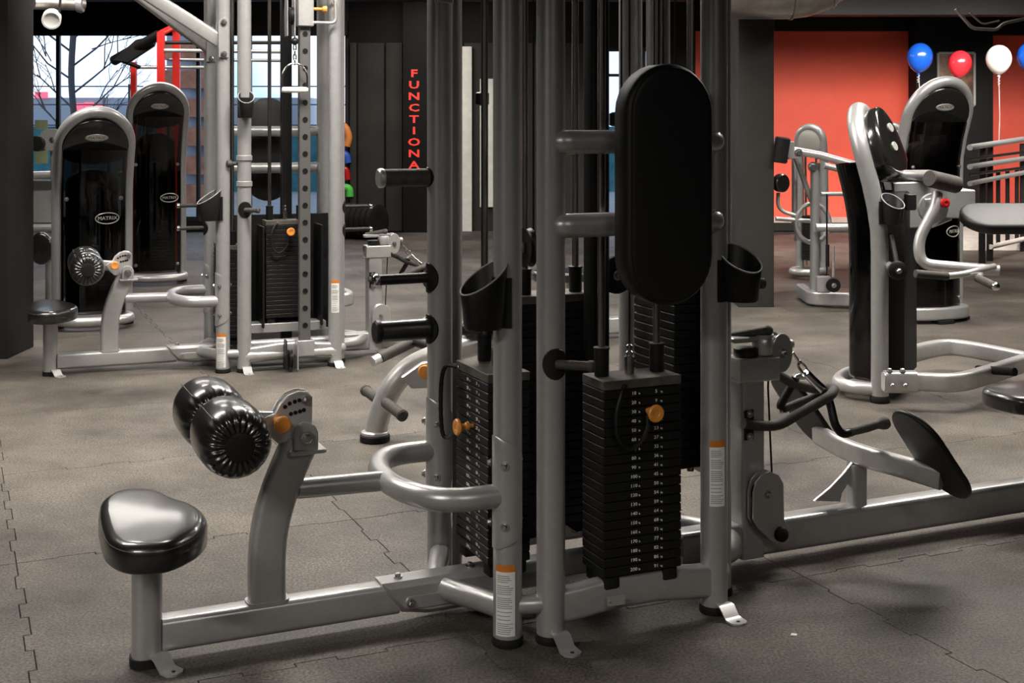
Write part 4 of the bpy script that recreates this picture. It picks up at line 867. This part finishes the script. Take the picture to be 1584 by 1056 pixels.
# far cross-arm machine near the red wall
m5 = thing('cable_machine', 'silver cross arm machine with black pads in front of the red wall', 'gym machine', (2.25, 9.5, 0))
def W5(px, py, Y=9.5): return world_at(px, py, Y)-m5.location
def t5(name, pts, r_, m_='silver', Y=9.5, fl=None):
    P = [W5(a, c_, Y) for a, c_ in pts]; P = fillet(P, fl, 6) if fl else P; b = MB(); b.tube(P, r_, 14); return b.obj(name, m_, m5)
t5('main_post', [(1261, 252), (1260, 465)], .036); t5('front_post', [(1229, 246), (1229, 350)], .022, 'silver_light', 9.7)
t5('front_post', [(1233, 350), (1233, 372)], .022, 'silver_light', 9.7)
t5('cross_arm', [(1222, 232), (1268, 240), (1332, 258)], .030, 'silver_light', 9.4); t5('cross_arm', [(1275, 256), (1336, 270)], .024, 'silver', 9.7)
t5('diagonal_strut', [(1231, 244), (1256, 312)], .020, 'silver', 9.55); t5('stem', [(1204, 298), (1203, 318), (1212, 328), (1230, 333)], .014, 'silver_light', 9.5, .06)
t5('frame_rail', [(1200, 338), (1255, 342)], .016, 'silver_light', 9.6)
b = MB(); b.box(W5(1208, 232, 9.35), (.10, .12, .19), .015, Matrix.Rotation(.15, 3, 'Y')); b.obj('shoulder_pad', 'vinyl', m5)
b = MB(); b.box(W5(1222, 232, 9.38), (.05, .10, .13), .01); b.obj('pad_bracket', 'silver', m5)
b = MB(); b.lathe([(.06, -.03), (.068, -.02), (.068, .02), (.06, .03)], W5(1208, 283, 9.45), (.6, -1, 0), 24); b.obj('round_pad', 'vinyl', m5)
P = [W5(1257+26*cos(a), 345+30*sin(a), 9.6) for a in [2*pi*i/26 for i in range(26)]]; b = MB(); b.tube(P, .018, 10, close=True); b.obj('cam_ring', 'silver_light', m5)
bolt(m5, W5(1257, 258, 9.44), (0, -1, 0), 4); bolt(m5, W5(1235, 236, 9.36), (0, -1, 0), 3)
b = MB(); b.sweep([W5(1250, 450, 9.45), W5(1250, 459, 9.3)], rrect(.05, .06, .012), up=(0, 0, 1))
fr = [V((-.02, .35, .06)), V((-.04, -.10, .06)), V((.62, -.32, .06))]; b = MB(); b.sweep(fillet(fr, .06, 5), rrect(.07, .10, .016), up=(0, 0, 1)); b.obj('base_frame', 'silver_light', m5)
q = W5(1289, 441, 9.2); b = MB(); b.lathe([(.03, -.012), (.05, -.014), (.044, 0), (.05, .014), (.03, .012)], q, (0, 1, 0), 24); b.obj('floor_pulley', 'black', m5); bolt(m5, q+V((0, -.016, 0)), (0, -1, 0), 2)
b = MB(); b.box(q+V((-.06, .06, 0)), (.10, .06, .12), .01); b.obj('pulley_block', 'silver', m5)
t5('cable_rod', [(1289, 380), (1289, 428)], .010, 'silver_light', 9.25); t5('cable_rod', [(1279, 300), (1279, 425)], .006, 'black', 9.25); t5('cable_link', [(1280, 378), (1280, 412)], .014, 'black', 9.25)
t5('mid_shelf', [(1262, 352), (1330, 352)], .03, 'silver_light', 9.4); t5('mid_shelf', [(1270, 300), (1320, 300)], .016, 'silver', 9.6)
m6 = hooped('selectorized_machine', 'narrow hooped machine with shiny cap against the red wall at left', 1256, 11.2, R(-38), w=.30, ht=1.345, lean=.05, zl=.9, shield=False, badges=False, cap='badge', r=.036)
m7 = hooped('selectorized_machine', 'hooped machine with shiny cap mostly hidden behind the bent handle machine', 1377, 11.6, R(-20), w=.34, ht=1.36, lean=.05, zl=.9, shield=False, badges=False, cap='badge', r=.036)

# ------------------------------------------------------------------ railing, balloons, picture
t = thing('handrail', 'grey handrail with black posts by the ramp at far right', 'railing', (4.4, 12.2, 0))
def WH(px, py, Y): return world_at(px, py, Y)-t.location
def hY(px): return 12.0+(px-1507)*.018
for y0, y1, r_ in ((228, 216, .028), (246, 236, .014), (258, 246, .026), (270, 260, .014), (284, 268, .024)):
    b = MB(); b.tube([WH(1500, y0, hY(1500)), WH(1640, y0-(y0-y1)*1.8, hY(1640))], r_, 12); b.obj('rail', 'rail_grey' if r_ > .02 else 'black', t)
for px, w_ in ((1519, .06), (1531, .06), (1583, .07), (1620, .06)):
    a = WH(px, 222, hY(px)+.04); b = MB(); b.sweep([(a.x, a.y, 0), (a.x, a.y, a.z)], rrect(.03, w_, .005), up=(1, 0, 0)); b.obj('post', 'black', t)
for k in range(7):
    px = 1544+k*14.5; a = WH(px, 262, hY(px)+.03); b = MB(); b.rod((a.x, a.y, .14), (a.x, a.y, a.z), .022, 8); b.obj('baluster', 'black', t)
a, c_ = WH(1532, 400, hY(1532)), WH(1640, 380, hY(1640)); b = MB(); b.tube([V((a.x, a.y, .14)), V((c_.x, c_.y, .14))], .025, 10); b.obj('rail', 'step_pale', t)
rp = ground(1536, 408); struct('trim_11', [(rp.x, 7.9, 13.5, 15.4, 0, .10)], 'step_pale')
def balloon(label, px, py, Y, rpx, m_, ybot, tilt=0):
    c_ = world_at(px, py, Y); k = Y/FPX; rr = rpx*k; t = thing('balloon', label, 'balloon', c_)
    T = Matrix.Rotation(R(tilt), 4, 'Y'); prof = []
    for i in range(19):
        a = pi*i/18; z = -cos(a); x = sin(a); zz = z*1.12 if z > 0 else z*1.28; x *= 1 if z > 0 else (1-.18*(z*z)); prof.append((max(.0006, rr*x), rr*zz))
    b = MB(T); b.lathe(prof, n=28); o = b.obj('balloon_skin', m_, t, ang=80)
    zb = -rr*1.28; b = MB(T); b.lathe([(.006, .006), (.010, -.004), (.016, -.018), (.012, -.020)], (0, 0, zb), n=12); b.obj('knot', m_, t)
    b = MB(T); P = [V((.012*sin(i*1.3), .012*cos(i*1.3), zb-.02-i*.006)) for i in range(14)]; b.tube(P, .0025, 5); b.obj('ribbon_curl', 'string', t)
    zend = world_at(px, ybot, Y).z-c_.z; b = MB(); b.tube([T @ V((0, 0, zb-.01)), V((.01, 0, zb-.4)), V((0, 0, zend))], .0028, 5); b.obj('string', 'string', t)
balloon('blue balloon beside the black pillar, left of the red one', 1423, 88, 13.2, 19.5, 'balloon_blue', 396, 4)
balloon('red balloon floating in front of the picture', 1485, 98, 13.2, 18, 'balloon_red', 396, 6)
balloon('white balloon tied above the handrail', 1545, 91, 12.75, 19.3, 'balloon_white', 226, 0)
balloon('second blue balloon cut by the right edge of the photo', 1593, 87, 12.9, 19.5, 'balloon_blue', 222, 0)
t = thing('framed_picture', 'framed picture hanging on the black pillar behind the red balloon', 'picture', (0, 0, 0))
a, c_ = world_at(1451, 82, 15.68), world_at(1507, 163, 15.68); w_, h_ = c_.x-a.x, a.z-c_.z; ct = (a+c_)/2
for x0, z0, sx, sz in ((a.x, ct.z, .03, h_), (c_.x, ct.z, .03, h_), (ct.x, a.z, w_, .03), (ct.x, c_.z, w_, .03)): b = MB(); b.box((x0, 15.68, z0), (sx, .035, sz), .004); b.obj('frame_bar', 'grey_print', t)
b = MB(); b.box((ct.x, 15.69, ct.z), (w_-.02, .015, h_-.02), .001); b.obj('picture_sheet', 'picture_tan', t)

# ------------------------------------------------------------------ things by the far wall
b_ = MB(); b_.lathe([(.03, -.028), (.10, -.03), (.185, -.034), (.205, -.026), (.205, .026), (.185, .034), (.10, .03), (.03, .028)], (0, 0, 0), (0, 0, 1), 36); BP = b_.mesh('bumper_plate', 'rubber')
WORD = ['leftmost', 'second from left', 'third from left', 'fourth from left', 'fifth from left', 'sixth from left', 'seventh from left', 'rightmost']
for k in range(8):
    d_ = (7-k)*.076; o = link('bumper_plate', BP, None, (-1.56-d_*cos(.5), 14.75+d_*sin(.5), .205)); o.rotation_euler = (0, pi/2, -.5)
    tag(o, 'black weight plate on edge, '+WORD[k]+' in the row at the far wall', 'weight plate', 'weight plates in a row by the far wall')
struct('trim_10', [(-.62, -.50, WY-.12, WY, 0, 2.3)], 'pale_strip'); struct('trim_12', [(-.40, -.22, WY-.10, WY, .3, 1.9)], 'pale_strip')
def band(label, pts, r_, m_):
    P = [world_at(a, c_, 15.9) for a, c_ in pts]; b = MB(); b.tube(fillet(P, .1, 6), r_, 10); return tag(b.obj('resistance_band', m_), label, 'band')
band('orange band hanging on the far wall right of the farther tower', [(524, 192), (534, 196), (540, 212), (536, 226)], .05, 'band_orange')
band('blue band hanging below the orange one on the far wall', [(528, 237), (536, 240), (538, 252)], .05, 'band_blue')
band('red band hanging in an arch on the far wall', [(522, 280), (524, 262), (536, 260), (538, 278)], .035, 'red_knob')
band('green band hanging low on the far wall above the black plates', [(522, 290), (541, 290), (541, 304)], .05, 'band_green')

# back-extension bench standing behind the near tower
t = thing('back_extension_bench', 'silver curved-leg bench with foot pegs on the floor behind the near tower', 'bench', (-.52, 5.45, 0))
def WB(px, py, Y=5.42): return world_at(px, py, Y)-t.location
b = MB(); b.tube(spline([WB(580, 676), WB(588, 640), WB(606, 600), WB(636, 568), WB(690, 545, 5.35), WB(780, 520, 5.3)], 6), .048, 22); b.obj('curved_leg', 'silver_light', t)
q = WB(580, 676); b = MB(); b.lathe([(.060, .0), (.064, .004), (.064, .025), (.056, .03)], (q.x, q.y, 0), n=26); b.obj('rubber_foot', 'rubber', t)
b = MB(); b.lathe([(.050, .03), (.058, .03), (.058, .040), (.048, .046)], (q.x, q.y, 0), n=26); b.obj('foot_collar', 'silver_light', t)
for p0, p1 in ((WB(590, 622, 5.42), WB(566, 604, 5.6)), (WB(596, 622, 5.36), WB(622, 642, 5.2))):
    b = MB(); d = (p1-p0).normalized(); ln = (p1-p0).length; b.lathe([(.020, 0), (.022, .006), (.022, ln-.01), (.025, ln-.008), (.025, ln+.006), (.018, ln+.012)], p0, d, 20); b.obj('foot_peg', 'foam_grip', t)
b = MB(); b.prism([(p.x, p.z) for p in (WB(624, 575), WB(655, 553), WB(690, 545), WB(690, 590), WB(640, 592))], .05, (0, -.10, 0), (1, 0, 0), (0, 0, 1), .005); b.obj('adjuster_bracket', 'silver', t)
for px, py in ((657, 575),): b = MB(); b.lathe([(.012, .08), (.012, .02), (.024, .014), (.028, 0), (.026, -.008), (.012, -.010)], WB(px, py, 5.28), (0, 1, 0), 22); b.obj('adjuster_knob', 'orange', t, label='orange adjuster knob')
b = MB(); b.rod(WB(640, 528, 5.6), WB(588, 553, 5.5), .024); b.obj('foam_bar', 'foam_grip', t); b = MB(); b.rod(WB(588, 553, 5.5), WB(576, 559, 5.47), .021); b.obj('bar_tip', 'silver_light', t)
b = MB(); b.rod(WB(640, 528, 5.6), WB(690, 545, 5.4), .02); b.obj('bar_link', 'black', t)
q = WB(780, 520, 5.3); b = MB(); b.sweep([V((q.x, q.y, 0)), V((q.x, q.y, q.z))], rrect(.07, .07, .015), up=(0, 1, 0)); b.obj('rear_leg', 'silver', t)
b = MB(); b.cushion(rrect(.34, .22, .05), .06, .02, q+V((-.02, 0, .02)), (1, 0, 0), (0, 1, 0)); b.obj('hip_pad', 'vinyl', t)

p = ground(1227, 982); b = MB(); b.prism([(-.009, -.006), (.007, -.009), (.011, .004), (-.002, .009)], .002, (p.x, p.y, .0005), (1, 0, 0), (0, 1, 0), .0005)
tag(b.obj('paper_scrap', 'white_print'), 'tiny white paper scrap on the floor in the right foreground', 'scrap')
